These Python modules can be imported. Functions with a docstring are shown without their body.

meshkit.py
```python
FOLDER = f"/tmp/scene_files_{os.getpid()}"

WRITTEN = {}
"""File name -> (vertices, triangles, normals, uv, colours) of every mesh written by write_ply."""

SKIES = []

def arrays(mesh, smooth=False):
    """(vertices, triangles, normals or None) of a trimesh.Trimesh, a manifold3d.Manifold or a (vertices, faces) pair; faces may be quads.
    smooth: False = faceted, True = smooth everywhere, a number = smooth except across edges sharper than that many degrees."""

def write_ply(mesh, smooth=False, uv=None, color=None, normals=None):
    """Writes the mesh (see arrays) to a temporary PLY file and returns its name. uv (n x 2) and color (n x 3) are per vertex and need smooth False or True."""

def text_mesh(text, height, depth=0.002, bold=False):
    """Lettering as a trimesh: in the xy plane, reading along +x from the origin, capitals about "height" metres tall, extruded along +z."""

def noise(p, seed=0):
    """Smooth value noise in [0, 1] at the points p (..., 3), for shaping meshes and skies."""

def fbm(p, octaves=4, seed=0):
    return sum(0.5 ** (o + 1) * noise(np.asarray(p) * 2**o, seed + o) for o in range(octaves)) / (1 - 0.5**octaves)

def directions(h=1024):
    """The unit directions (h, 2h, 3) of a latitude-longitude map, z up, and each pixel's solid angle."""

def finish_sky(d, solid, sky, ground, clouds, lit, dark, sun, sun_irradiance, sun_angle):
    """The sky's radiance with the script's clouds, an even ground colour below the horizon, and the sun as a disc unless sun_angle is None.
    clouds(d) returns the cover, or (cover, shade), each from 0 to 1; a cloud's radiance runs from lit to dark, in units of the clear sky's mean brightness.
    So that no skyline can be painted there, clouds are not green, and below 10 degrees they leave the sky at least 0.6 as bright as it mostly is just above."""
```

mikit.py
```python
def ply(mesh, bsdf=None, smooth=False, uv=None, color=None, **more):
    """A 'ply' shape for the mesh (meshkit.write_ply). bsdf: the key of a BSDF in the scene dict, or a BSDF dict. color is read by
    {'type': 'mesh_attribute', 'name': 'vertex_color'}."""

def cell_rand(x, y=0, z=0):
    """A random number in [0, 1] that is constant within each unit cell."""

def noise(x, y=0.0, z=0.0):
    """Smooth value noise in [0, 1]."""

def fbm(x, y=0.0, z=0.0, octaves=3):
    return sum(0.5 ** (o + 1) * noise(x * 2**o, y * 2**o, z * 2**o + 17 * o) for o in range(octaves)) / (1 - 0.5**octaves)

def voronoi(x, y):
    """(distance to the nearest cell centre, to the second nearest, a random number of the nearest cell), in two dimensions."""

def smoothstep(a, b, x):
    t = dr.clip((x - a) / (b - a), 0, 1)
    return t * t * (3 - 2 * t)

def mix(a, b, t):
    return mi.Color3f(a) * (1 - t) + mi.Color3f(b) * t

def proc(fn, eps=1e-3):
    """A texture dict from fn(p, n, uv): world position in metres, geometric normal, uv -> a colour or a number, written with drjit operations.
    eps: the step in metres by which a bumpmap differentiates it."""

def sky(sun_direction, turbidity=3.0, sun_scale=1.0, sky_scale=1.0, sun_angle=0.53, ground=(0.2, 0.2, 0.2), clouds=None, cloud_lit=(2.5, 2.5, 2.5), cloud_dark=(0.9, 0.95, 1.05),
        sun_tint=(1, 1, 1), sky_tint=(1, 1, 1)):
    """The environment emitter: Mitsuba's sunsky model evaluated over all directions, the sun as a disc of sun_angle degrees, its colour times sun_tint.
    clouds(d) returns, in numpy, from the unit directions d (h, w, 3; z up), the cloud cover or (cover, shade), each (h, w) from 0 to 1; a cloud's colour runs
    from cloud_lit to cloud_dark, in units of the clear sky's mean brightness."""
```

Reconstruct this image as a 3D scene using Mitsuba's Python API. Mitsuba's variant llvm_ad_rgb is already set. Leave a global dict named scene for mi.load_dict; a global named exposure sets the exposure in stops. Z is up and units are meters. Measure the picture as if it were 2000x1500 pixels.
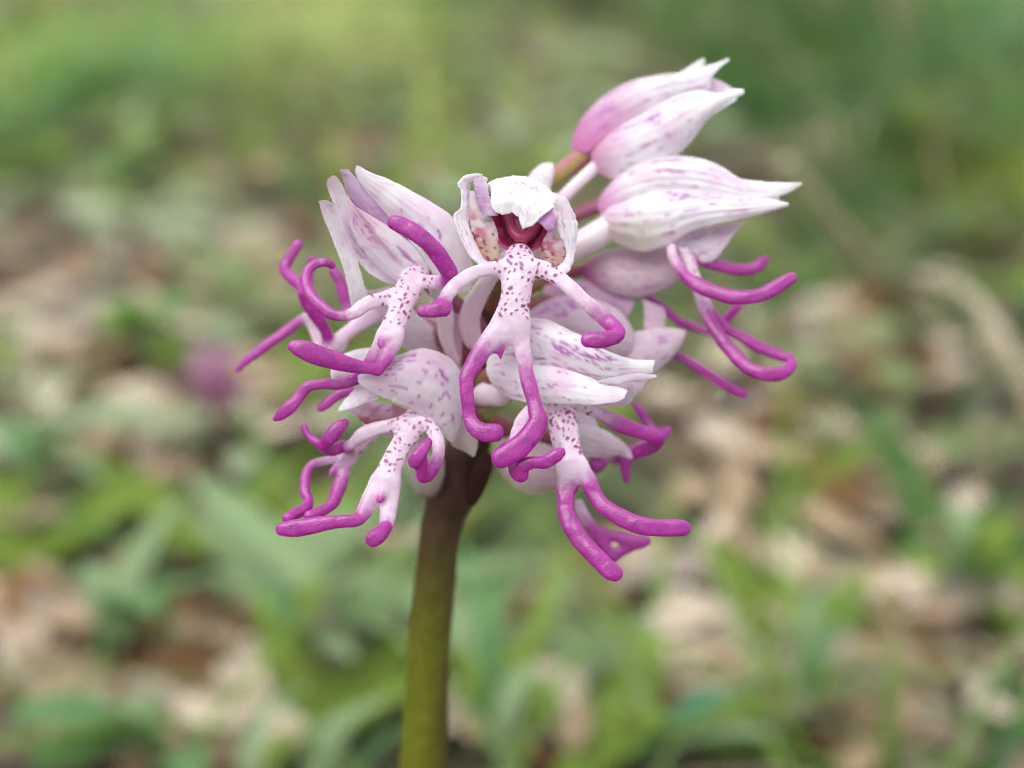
import math, random
import numpy as np, trimesh, mitsuba as mi, mikit, meshkit
from scipy.interpolate import PchipInterpolator, Akima1DInterpolator
from scipy.ndimage import map_coordinates, gaussian_filter1d
T = mi.ScalarTransform4f
random.seed(7)
rng = np.random.default_rng(7)
scene, labels = {}, {}

# ------------------------------------------------------------------ camera, sky, exposure
CAM_H, PITCH, HFOV, FOCUS = 0.21, 21.0, 42.0, 0.108
pt = math.radians(PITCH)
C = np.array([0.0, 0.0, CAM_H])
RT, FW = np.array([1.0, 0, 0]), np.array([0, math.cos(pt), -math.sin(pt)])
UP = np.array([0, math.sin(pt), math.cos(pt)])
FPX = 1000.0 / math.tan(math.radians(HFOV / 2))          # focal length in pixels of the 2000 px photograph
scene['camera'] = {'type': 'thinlens', 'fov': HFOV, 'fov_axis': 'x', 'near_clip': 0.01, 'far_clip': 500.0,
                   'aperture_radius': 0.0018, 'focus_distance': FOCUS,
                   'to_world': T().look_at(origin=C.tolist(), target=(C + FW).tolist(), up=[0, 0, 1])}
def overcast(d):
    """an evenly clouded sky, three times brighter overhead than at the horizon"""
    return np.ones(d.shape[:2]), 1 - np.clip(d[..., 2], 0, 1) ** 1.2
scene['sky_light'] = mikit.sky((-0.30, -0.55, 0.78), turbidity=3, sun_scale=0.30, sun_angle=40, clouds=overcast,
                               cloud_lit=(3.3, 3.45, 3.65), cloud_dark=(1.3, 1.35, 1.42), sun_tint=(0.84, 0.98, 1.22))
exposure = 2.2

# ------------------------------------------------------------------ materials
def vcol():
    return {'type': 'mesh_attribute', 'name': 'vertex_color'}

scene['petal_skin'] = {'type': 'principledthin', 'base_color': vcol(), 'roughness': 0.58, 'diff_trans': 0.55, 'eta': 1.3}
papillae = mikit.proc(lambda p, n, uv: mikit.noise(p.x * 8500, p.y * 8500, p.z * 8500), eps=3e-5)
scene['lip_skin'] = {'type': 'twosided', 'bsdf': {'type': 'bumpmap', 'arbitrary': papillae, 'scale': 1.8e-5,
                     'bsdf': {'type': 'principled', 'base_color': vcol(), 'roughness': 0.27, 'specular': 0.65, 'flatness': 0.5, 'sheen': 0.1, 'clearcoat': 0.25, 'clearcoat_gloss': 0.8}}}
scene['stem_skin'] = {'type': 'twosided', 'bsdf': {'type': 'principled', 'base_color': vcol(), 'roughness': 0.42, 'specular': 0.45}}
scene['leaf_skin'] = {'type': 'principledthin', 'base_color': vcol(), 'roughness': 0.55, 'diff_trans': 0.4, 'eta': 1.2}
scene['dry_skin'] = {'type': 'principledthin', 'base_color': vcol(), 'roughness': 0.7, 'diff_trans': 0.15, 'eta': 1.2}
scene['water'] = {'type': 'dielectric', 'int_ior': 1.333}
def soil(p, n, uv):
    a = mikit.fbm(p.x * 45, p.y * 45, 0, 4)
    b = mikit.fbm(p.x * 9 + 31, p.y * 9, 3, 3)
    c = mikit.mix([0.035, 0.026, 0.016], [0.17, 0.125, 0.08], mikit.smoothstep(0.35, 0.7, a))
    return mikit.mix(c, [0.05, 0.075, 0.02], mikit.smoothstep(0.5, 0.75, b))
scene['soil'] = {'type': 'twosided', 'bsdf': {'type': 'principled', 'base_color': mikit.proc(soil), 'roughness': 0.9}}

# ------------------------------------------------------------------ helpers
COUNT = {}
def key_of(name):
    i = COUNT.get(name, 0)
    COUNT[name] = i + 1
    return name if i == 0 else f'{name}_{i:03d}'

def L(px, py, d):
    """a point of the orchid in millimetres: x right, y up, z towards the lens, measured at distance FOCUS + d"""
    z = FOCUS * 1000 + d
    return np.array([(px - 1000) / FPX * z, (750 - py) / FPX * z, -d])

def pxmm(px, d):
    return px / FPX * (FOCUS * 1000 + d)

def world(v):
    v = np.asarray(v) * 0.001
    return C + v[:, :1] * RT + v[:, 1:2] * UP + (FOCUS - v[:, 2:3]) * FW

def ground(px, py, h=0.0):
    r = FW + (px - 1000) / FPX * RT + (750 - py) / FPX * UP
    return C + r * ((h - C[2]) / r[2])

def put(key, v, f, col, bsdf, smooth=True):
    scene[key] = mikit.ply((v, f), bsdf, smooth=smooth, color=np.clip(col, 0, 1))
    return key

def put_up(key, v, f, col, bsdf, keep=0.0, to_world=None):
    """like put(), for the tangle of the forest floor: normals averaged over the whole tangle, which looks to the sky"""
    n = np.tile([0.0, 0.0, 1.0], (len(v), 1))
    if keep:
        m = np.array(trimesh.Trimesh(v, f, process=False).vertex_normals)
        m[m[:, 2] < 0] *= -1
        n = n * (1 - keep) + m * keep
        n /= np.linalg.norm(n, axis=1, keepdims=True)
    path = meshkit.write_ply(trimesh.Trimesh(v, f, process=False), True, None, np.clip(col, 0, 1), n)
    scene[key] = {'type': 'ply', 'filename': path, 'face_normals': False, 'bsdf': {'type': 'ref', 'id': bsdf}}
    return key

def smooth01(a, b, x):
    t = np.clip((x - a) / (b - a), 0, 1)
    return t * t * (3 - 2 * t)

def mixc(a, b, t):
    t = np.asarray(t)[..., None]
    return np.asarray(a) * (1 - t) + np.asarray(b) * t

def resample(pts, n, chord=None):
    pts = np.asarray(pts, float)
    if chord is None:
        chord = np.concatenate([[0], np.cumsum(np.linalg.norm(np.diff(pts[:, :3], axis=0), axis=1) + 1e-6)])
    t = np.linspace(0, chord[-1], n)
    if len(pts) == 2:
        return np.array([np.interp(t, chord, pts[:, k]) for k in range(pts.shape[1])]).T
    out = [Akima1DInterpolator(chord, pts[:, k])(t) if k < 3 else PchipInterpolator(chord, pts[:, k])(t) for k in range(pts.shape[1])]
    return np.array(out).T

WHITE = np.array([0.96, 0.95, 0.965]); LIPW = np.array([0.83, 0.66, 0.79]); MAG = np.array([0.46, 0.022, 0.335])
MAGD = np.array([0.31, 0.010, 0.235]); SPOT = np.array([0.30, 0.003, 0.13]); MAUVE = np.array([0.66, 0.36, 0.66])
PINK = np.array([0.80, 0.42, 0.66]); BLOT = np.array([0.50, 0.13, 0.47]); CRIM = np.array([0.36, 0.022, 0.095])

# ---- lips: one continuous skin drawn round chains of (px, py, d, radius px, magenta 0..1)
def surface_net(f, org, h):
    s = f < 0
    nx, ny, nz = f.shape
    cs = np.zeros((nx - 1, ny - 1, nz - 1)); acc = np.zeros((nx - 1, ny - 1, nz - 1, 3))
    def cell(a, c):
        return a[tuple(slice(c[k], a.shape[k] - 1 + c[k]) for k in range(3))]
    cor = [(i, j, k) for i in (0, 1) for j in (0, 1) for k in (0, 1)]
    for a in cor:
        for ax in range(3):
            if a[ax]:
                continue
            b = list(a); b[ax] = 1; b = tuple(b)
            fa, fb = cell(f, a), cell(f, b)
            cross = (fa < 0) != (fb < 0)
            t = np.where(cross, fa / np.where(cross, fa - fb, 1), 0)
            cs += cross
            for k in range(3):
                acc[..., k] += np.where(cross, a[k] + (t if k == ax else 0), 0)
    on = cs > 0
    idx = -np.ones(on.shape, int); idx[on] = np.arange(on.sum())
    ijk = np.argwhere(on)
    v = ijk + acc[on] / cs[on][:, None]
    faces = []
    for ax in range(3):
        o1, o2 = [(1, 2), (2, 0), (0, 1)][ax]
        sl0 = [slice(None)] * 3; sl1 = [slice(None)] * 3
        sl0[ax] = slice(0, -1); sl1[ax] = slice(1, None)
        a, b = s[tuple(sl0)], s[tuple(sl1)]
        e = np.argwhere(a != b)
        e = e[(e[:, o1] > 0) & (e[:, o2] > 0) & (e[:, o1] < f.shape[o1] - 1) & (e[:, o2] < f.shape[o2] - 1)]
        if not len(e):
            continue
        flip = ~a[tuple(e.T)]
        q = []
        for d1, d2 in ((0, 0), (-1, 0), (-1, -1), (0, -1)):
            c = e.copy(); c[:, o1] += d1; c[:, o2] += d2
            q.append(idx[tuple(c.T)])
        q = np.array(q).T
        q[flip] = q[flip][:, ::-1]
        faces.append(q)
    q = np.vstack(faces)
    return v, np.vstack([q[:, [0, 1, 2]], q[:, [0, 2, 3]]])

def chain_dist(P, ch, flat):
    best = np.full(len(P), 1e9); m = np.zeros(len(P)); tt = np.zeros(len(P))
    sc = np.array([1, 1, flat])
    Q = P * sc
    n = len(ch) - 1
    from scipy.spatial import cKDTree
    # candidates: the segments round the nearest points of the chain
    _, ids = cKDTree(ch[:, :3] * sc).query(Q, k=min(3, n + 1))
    cols = [np.clip(ids[:, c] + o, 0, n - 1) for c in range(ids.shape[1]) for o in (-1, 0)]
    for i in cols:
        a, b = ch[i, :3] * sc, ch[i + 1, :3] * sc
        ab = b - a
        t = np.clip(((Q - a) * ab).sum(1) / ((ab * ab).sum(1) + 1e-12), 0, 1)
        e = Q - a - t[:, None] * ab
        exy = np.sqrt(e[:, 0] ** 2 + e[:, 1] ** 2)
        d = (exy ** 2.9 + np.abs(e[:, 2]) ** 2.9) ** (1 / 2.9) - (ch[i, 3] * (1 - t) + ch[i + 1, 3] * t)
        w = d < best
        best[w] = d[w]
        m[w] = (ch[i, 4] * (1 - t) + ch[i + 1, 4] * t)[w]
        tt[w] = ((i + t) / n)[w]
    return best, m, tt

def lip(parent, chains, h=0.13, k=0.5, spots=0, seed=0, names=None, bsdf='lip_skin', colour=None, base=LIPW):
    """chains: (part name, points, flatness). The skin is continuous; each lobe is its own mesh of it."""
    ch = []
    for name, pts, flat in chains:
        p = np.array([[*L(x, y, d), pxmm(r, d), m] for x, y, d, r, m in pts])
        n = max(4, int(np.linalg.norm(np.diff(p[:, :3], axis=0), axis=1).sum() / 0.35))
        q = resample(p, n)
        q[:, 3] *= 1 + 0.22 * (meshkit.noise(q[:, :3] * 0.55 + seed) - .5)
        ch.append((name, q, 1 + (flat - 1) * 1.3 + 0.55))
    lo = np.min([(c[:, :3] - c[:, 3:4]).min(0) for _, c, _ in ch], axis=0) - 4 * h
    hi = np.max([(c[:, :3] + c[:, 3:4]).max(0) for _, c, _ in ch], axis=0) + 4 * h
    dim = np.ceil((hi - lo) / h).astype(int) + 1
    F = np.full(dim, 5.0)
    for name, c, flat in ch:
        a = np.maximum(((c[:, :3] - c[:, 3:4]).min(0) - 0.8 - lo) / h, 0).astype(int)
        b = np.minimum(((c[:, :3] + c[:, 3:4]).max(0) + 0.8 - lo) / h + 1, dim).astype(int)
        g = np.stack(np.meshgrid(*[lo[i] + h * np.arange(a[i], b[i]) for i in range(3)], indexing='ij'), -1)
        d = np.full(g.shape[:3], 5.0)
        flatg = g.reshape(-1, 3)
        near = np.zeros(len(flatg), bool)
        coarse = c[::3, :3] if len(c) > 6 else c[:, :3]
        from scipy.spatial import cKDTree
        dd, _ = cKDTree(coarse).query(flatg, distance_upper_bound=c[:, 3].max() + 1.3)
        near = np.isfinite(dd)
        dn, _, _ = chain_dist(flatg[near], c, flat)
        tmp = d.reshape(-1); tmp[near] = dn
        d = tmp.reshape(g.shape[:3])
        sl = tuple(slice(a[i], b[i]) for i in range(3))
        x = F[sl]
        hh = np.clip(k - np.abs(x - d), 0, None) / k
        F[sl] = np.minimum(x, d) - hh * hh * k * 0.25
    v, f = surface_net(F, lo, h)
    P = v * h + lo
    # uneven, living surface
    mesh = trimesh.Trimesh(P, f, process=False)
    nrm = np.array(mesh.vertex_normals)
    P = P + nrm * ((meshkit.fbm(P * 0.8 + seed * 7.1, 2) - 0.5) * 0.18 + (meshkit.noise(P * 4 + 5) - 0.5) * 0.015)[:, None]
    D, M, TT = zip(*[chain_dist(P, c, flat) for _, c, flat in ch])
    D, M, TT = np.array(D), np.array(M), np.array(TT)
    w = np.exp(-(D - D.min(0)) / 0.22)
    m = (w * M).sum(0) / w.sum(0)
    near = D.argmin(0)
    if colour is None:
        n1, n2 = meshkit.fbm(P * 2.2 + seed, 3), meshkit.noise(P * 9.0 + seed)
        mm = smooth01(0.0, 1.0, m + (n1 - 0.5) * 0.3 + (n2 - 0.5) * 0.16 * (m > 0.05) * (m < 0.97))
        col = mixc(mixc(base, base * [0.97, 0.86, 0.95], smooth01(0.4, 0.7, n1)), mixc(MAG, MAGD, smooth01(0.2, 0.9, meshkit.fbm(P * 1.3 + 3, 3))), mm)
        col = mixc(col, np.array([0.66, 0.20, 0.58]), 0.30 * mm * smooth01(0.6, 0.85, meshkit.noise(P * 13.0 + seed)))
        if spots:
            r2 = np.random.default_rng(seed + 100)
            nm = [c[0] for c in ch]
            ok = np.array([(n == 'lip') for n in nm])[near] | (np.array([n.startswith('arm') for n in nm])[near] & (TT[near, np.arange(len(P))] < 0.28))
            ok &= (nrm[:, 2] > 0.4) & (m < 0.25)
            tor = TT[near, np.arange(len(P))]
            ok &= ~(np.array([(n == 'lip') for n in nm])[near] & (tor > 0.92))
            cand = np.flatnonzero(ok)
            sel = []
            for i in r2.permutation(cand):
                if len(sel) >= spots:
                    break
                if all(np.linalg.norm(P[i] - P[j]) > 0.34 for j in sel):
                    sel.append(i)
            for i in sel:
                r = r2.uniform(0.065, 0.13) * (1.7 if r2.random() < .1 else 1)
                q = P - P[i]
                a = r2.normal(size=3); a /= np.linalg.norm(a)
                q = q - 0.55 * (q @ a)[:, None] * a
                dist = np.linalg.norm(q, axis=1)
                t = 1 - smooth01(r * 0.75, r * 1.15, dist + (meshkit.noise(P * 9 + i) - .5) * 0.11)
                col = mixc(col, SPOT, t * 0.95)
                P = P + nrm * (0.05 * t)[:, None]
    else:
        col = colour(P, m)
    W = world(P)
    fn = near[f]
    owner = np.where(fn[:, 1] == fn[:, 2], fn[:, 1], fn[:, 0])
    normals = np.array(trimesh.Trimesh(W, f, process=False).vertex_normals)
    groups = {}
    for i, (name, _, _) in enumerate(ch):
        groups.setdefault(name, []).append(i)
    for name, ids in groups.items():
        sub = f[np.isin(owner, ids)]
        if not len(sub):
            continue
        used, inv = np.unique(sub, return_inverse=True)
        sub = inv.reshape(-1, 3)
        path = meshkit.write_ply(trimesh.Trimesh(W[used], sub, process=False), True, None, np.clip(col[used], 0, 1), normals[used])
        base_name = name.split('#')[0]
        scene[key_of(f'{parent}__{base_name}')] = {'type': 'ply', 'filename': path, 'face_normals': False, 'bsdf': {'type': 'ref', 'id': bsdf}}

# ---- petals and sepals: sheets with thickness between two margins given as (px, py, d)
def pig(flush=0.0, spots=0.3, tint=WHITE, mauve=0.0, seed=0, stripe=0.0, dusk=None, fl=0.35, flcol=PINK, len_=6.0, blot=BLOT, veins=0.25):
    def fn(u, v, P):
        col = mixc(tint, tint * [0.96, 0.83, 0.92], smooth01(0.42, 0.75, meshkit.fbm(P * 0.5 + seed, 3)))
        col = mixc(col, MAUVE, mauve * (0.6 + 0.4 * smooth01(0.3, 0.6, meshkit.fbm(P * 0.7 + seed, 2))))
        col = mixc(col, flcol, flush * (1 - smooth01(0.0, fl, u)))
        vv = np.abs(2 * v - 1)
        if veins:
            x = (v * 7.0 + 0.5 * meshkit.noise(np.stack([u * 4, v * 3, u * 0 + seed], -1))) % 1.0
            br = smooth01(.3, .65, meshkit.noise(np.stack([u * 5, np.floor(v * 7), u * 0 + seed], -1)))
            col = mixc(col, MAUVE, veins * 0.8 * br * np.exp(-((x - 0.5) / 0.09) ** 2) * smooth01(0.05, .3, u) * (1 - smooth01(.6, .9, u)) * (1 - vv ** 4))
        if stripe:
            col = mixc(col, np.array([0.45, 0.12, 0.25]), stripe * np.exp(-((v - 0.5) / 0.07) ** 2) * (1 - smooth01(.55, .9, u)))
        if spots:
            wx, wy = meshkit.fbm(P * 1.1 + seed, 2) - .5, meshkit.fbm(P * 1.1 + seed + 31, 2) - .5
            q = np.stack([u * len_ * .8 + wx, v * len_ * 1.1 + wy, u * 0 + seed * 3.7], -1)
            big = meshkit.fbm(q, 2, seed)
            zone = smooth01(0.02, 0.2, u) * (1 - smooth01(.72, .9, u)) * (1 - smooth01(0.7, 0.95, vv))
            fine = meshkit.fbm(np.stack([u * len_ * 3.6 + 2.6 * wx + 1.5 * v, v * len_ * 5.0 + 2.6 * wy - u * 2.2, u * 0 + seed], -1), 2, seed + 3)
            cl = smooth01(0.54, 0.70, big) * zone
            t = smooth01(0.52, 0.62, fine) * cl
            col = mixc(col, MAUVE, 0.38 * spots * smooth01(.5, .75, big) * zone)
            col = mixc(col, blot, np.clip(spots * 1.5, 0, .85) * t)
            few = smooth01(.80, .84, meshkit.noise(np.stack([u * len_ * 3, v * len_ * 4.5, u * 0 + seed * 5.1], -1))) * zone
            col = mixc(col, blot, np.clip(spots, 0, .6) * few)
        if dusk is not None:
            col = dusk(col, u, v, P)
        return col
    return fn

def patch(parent, name, A, B, bulge=0.25, pigf=None, thick=0.14, ruf=0.12, rag=0.10, nu=54, nv=26, power=0.8, seed=0, ridges=0.03, bsdf='petal_skin', flipn=1):
    A = np.array([L(*p) for p in A]); B = np.array([L(*p) for p in B])
    mid = (A + B) / 2
    chord = np.concatenate([[0], np.cumsum(np.linalg.norm(np.diff(mid, axis=0), axis=1) + 0.15)])
    a, b = resample(A, nu, chord), resample(B, nu, chord)
    u = np.linspace(0, 1, nu)
    if rag:
        e = (a - b) / (np.linalg.norm(a - b, axis=1, keepdims=True) + 1e-6)
        na = meshkit.fbm(np.stack([u * 22, u * 0 + seed, u * 0], -1), 3) - .5
        nb = meshkit.fbm(np.stack([u * 22, u * 0 + seed + 9, u * 0], -1), 3) - .5
        a = a + e * (na * rag)[:, None]; b = b - e * (nb * rag)[:, None]
    v = 0.5 - 0.5 * np.cos(np.linspace(0, np.pi, nv))
    v = 0.55 * v + 0.45 * np.linspace(0, 1, nv)
    cen = (a + b) / 2
    tan = np.gradient(cen, axis=0)
    N = np.cross(b - a, tan)
    ln = np.linalg.norm(N, axis=1, keepdims=True)
    N = np.where(ln > 1e-6, N / np.maximum(ln, 1e-9), [0, 0, 1])
    N[(N[:, 2] < 0)] *= -1
    N = gaussian_filter1d(N, 4, axis=0, mode='nearest') + [0, 0, 0.3]
    N /= np.linalg.norm(N, axis=1, keepdims=True)
    wid = np.linalg.norm(b - a, axis=1)
    U, V = np.meshgrid(u, v, indexing='ij')
    P = a[:, None] * (1 - V[..., None]) + b[:, None] * V[..., None]
    prof = np.sin(np.pi * V) ** power
    off = bulge * wid[:, None] * prof * flipn
    off = off + 0.035 * (meshkit.noise(P * 2.6 + seed) - .5) + 0.3 * ridges * np.cos(2 * np.pi * 11 * V + 2 * meshkit.noise(P * .6)) + ridges * np.cos(2 * np.pi * 5 * V + 1.5 * (meshkit.noise(P * .5 + 3) - .5)) * (1 - np.abs(2 * V - 1) ** 3) * np.minimum(wid[:, None] / 3, 1)
    off = off + ruf * (meshkit.fbm(P * 0.8 + seed * 3.3, 3) - .5) * 2
    off = off + ruf * 2.2 * (meshkit.noise(np.stack([U * 7, (V > .5) * 5.0, U * 0 + seed], -1)) - .5) * np.abs(2 * V - 1) ** 4
    P = P + N[:, None] * off[..., None]
    th = thick * np.minimum(1, wid[:, None] / 1.2) * (1 - np.abs(2 * V - 1) ** 6) ** 0.5 * np.minimum(1, np.sqrt(np.maximum(1e-4, 1 - U) * 14)) * np.minimum(1, np.sqrt(np.maximum(1e-4, U) * 14))
    du, dv = np.gradient(P, axis=0), np.gradient(P, axis=1)
    nn = np.cross(dv, du); nn /= np.linalg.norm(nn, axis=2, keepdims=True) + 1e-9
    nn[(nn * N[:, None]).sum(-1) < 0] *= -1
    top, bot = P + nn * (th / 2)[..., None], P - nn * (th / 2)[..., None]
    i, j = np.meshgrid(np.arange(nu - 1), np.arange(nv - 1), indexing='ij')
    q = np.stack([i * nv + j, i * nv + j + 1, (i + 1) * nv + j + 1, (i + 1) * nv + j], -1).reshape(-1, 4)
    n0 = nu * nv
    rim = [(k, 0) for k in range(nu)] + [(nu - 1, k) for k in range(1, nv)] + [(k, nv - 1) for k in range(nu - 2, -1, -1)] + [(0, k) for k in range(nv - 2, 0, -1)]
    rim = [r[0] * nv + r[1] for r in rim]
    side = [[rim[k], rim[(k + 1) % len(rim)], rim[(k + 1) % len(rim)] + n0, rim[k] + n0] for k in range(len(rim))]
    f = np.vstack([q, q[:, ::-1] + n0, side])
    W = world(np.vstack([top.reshape(-1, 3), bot.reshape(-1, 3)]))
    col = pigf(U.ravel(), V.ravel(), P.reshape(-1, 3))
    return put(key_of(f'{parent}__{name}'), W, f, np.vstack([col, col]), bsdf)

def tube(parent, name, pts, colf, nr=26, bsdf='stem_skin', ribs=0.0, step=0.3):
    """ovaries, spurs, column, stem: a swept tube with rounded ends through (px, py, d, radius px)"""
    p = np.array([[*L(x, y, d), pxmm(r, d)] for x, y, d, r in pts])
    n = max(10, int(np.linalg.norm(np.diff(p[:, :3], axis=0), axis=1).sum() / step))
    q = resample(p, n)
    t = np.gradient(q[:, :3], axis=0); t /= np.linalg.norm(t, axis=1, keepdims=True)
    k = 5
    e = np.linspace(0, np.pi / 2, k + 1)[1:]
    head = np.hstack([q[:1, :3] - t[:1] * (np.sin(e[::-1]) * q[0, 3])[:, None], (np.cos(e[::-1]) * q[0, 3])[:, None]])
    tail = np.hstack([q[-1:, :3] + t[-1:] * (np.sin(e) * q[-1, 3])[:, None], (np.cos(e) * q[-1, 3])[:, None]])
    t = np.vstack([np.repeat(t[:1], k, 0), t, np.repeat(t[-1:], k, 0)])
    q = np.vstack([head, q, tail])
    q[:, 3] = np.maximum(q[:, 3], 0.01)
    a = np.zeros_like(t); x = np.array([0, 0, 1.0]) if abs(t[0, 2]) < .9 else np.array([1.0, 0, 0])
    for i in range(len(t)):
        x = x - t[i] * (x @ t[i]); x /= np.linalg.norm(x); a[i] = x
    b = np.cross(t, a)
    ang = np.arange(nr) * 2 * np.pi / nr
    rr = q[:, 3:4] * (1 + ribs * np.cos(ang * 6)[None] + 0.0)
    P = q[:, None, :3] + rr[..., None] * (np.cos(ang)[None, :, None] * a[:, None] + np.sin(ang)[None, :, None] * b[:, None])
    P = P.reshape(-1, 3)
    out = (np.cos(ang)[None, :, None] * a[:, None] + np.sin(ang)[None, :, None] * b[:, None]).reshape(-1, 3)
    P = P + out * (np.repeat(q[:, 3], nr) * 0.16 * (meshkit.fbm(P * 0.8, 2) - .5))[:, None]
    m = len(q)
    i, j = np.meshgrid(np.arange(m - 1), np.arange(nr), indexing='ij')
    f = np.stack([i * nr + j, i * nr + (j + 1) % nr, (i + 1) * nr + (j + 1) % nr, (i + 1) * nr + j], -1).reshape(-1, 4)
    f = np.vstack([f[:, [0, 1, 2]], f[:, [0, 2, 3]]])
    put(key_of(f'{parent}__{name}'), world(P), f, colf(P, np.repeat(np.linspace(0, 1, m), nr)), bsdf)

def zz(k, ox, oy):
    """pixel of an enlarged tracing -> pixel of the photograph, with depth d0 -> d1 along the list"""
    def fn(pts, d0, d1=None):
        n = len(pts)
        return [(ox + p[0] / k, oy + p[1] / k, p[2] if len(p) > 2 else d0 + ((d1 if d1 is not None else d0) - d0) * i / max(1, n - 1)) for i, p in enumerate(pts)]
    return fn
z1, z2, z3, z4 = zz(3, 440, 300), zz(3, 800, 300), zz(3.191, 1020, 90), zz(3.571, 1080, 400)
z5, z6, zh = zz(3.261, 500, 640), zz(3, 900, 660), zz(6.25, 870, 320)

# ------------------------------------------------------------------ the orchid
O = 'orchid'
labels[O] = {'label': 'sharply focused orchid head of white hoods and magenta limbed flowers on a dark stem', 'category': 'orchid'}
def flower(name='flower', label=None):
    k = key_of(f'{O}__{name}')
    labels[k] = {'label': label} if label else {}
    return k

def stemcol(P, m):
    n = meshkit.fbm(P * [1.2, 0.15, 1.2], 3)
    y = P[:, 1]
    top, bot = np.array([0.066, 0.024, 0.022]), np.array([0.150, 0.165, 0.012])
    t = smooth01(-33, -9, -(-y) * 1.0) if False else smooth01(-30, -8, y)
    c = mixc(bot, top, t)
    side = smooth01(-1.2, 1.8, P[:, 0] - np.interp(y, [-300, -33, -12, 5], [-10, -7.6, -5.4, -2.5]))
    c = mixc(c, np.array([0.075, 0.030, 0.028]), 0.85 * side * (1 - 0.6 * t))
    st = meshkit.noise(np.stack([P[:, 0] * 3.5, y * .12, P[:, 2] * 3.5], -1))
    return c * (0.62 + 0.4 * n + 0.38 * st)[:, None]
def ovc(a=(0.30, 0.075, 0.10), b=(0.24, 0.15, 0.05)):
    def fn(P, m):
        n = meshkit.fbm(P * .45, 2)
        return mixc(np.array(a), np.array(b), smooth01(.45, .6, n)) * (0.8 + 0.4 * meshkit.fbm(P, 2))[:, None]
    return fn
def pale(P, m):
    return mixc(np.array([0.84, 0.74, 0.80]), np.array([0.78, 0.48, 0.62]), 0.5 * smooth01(.3, .8, m) + .2 * meshkit.noise(P))

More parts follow.
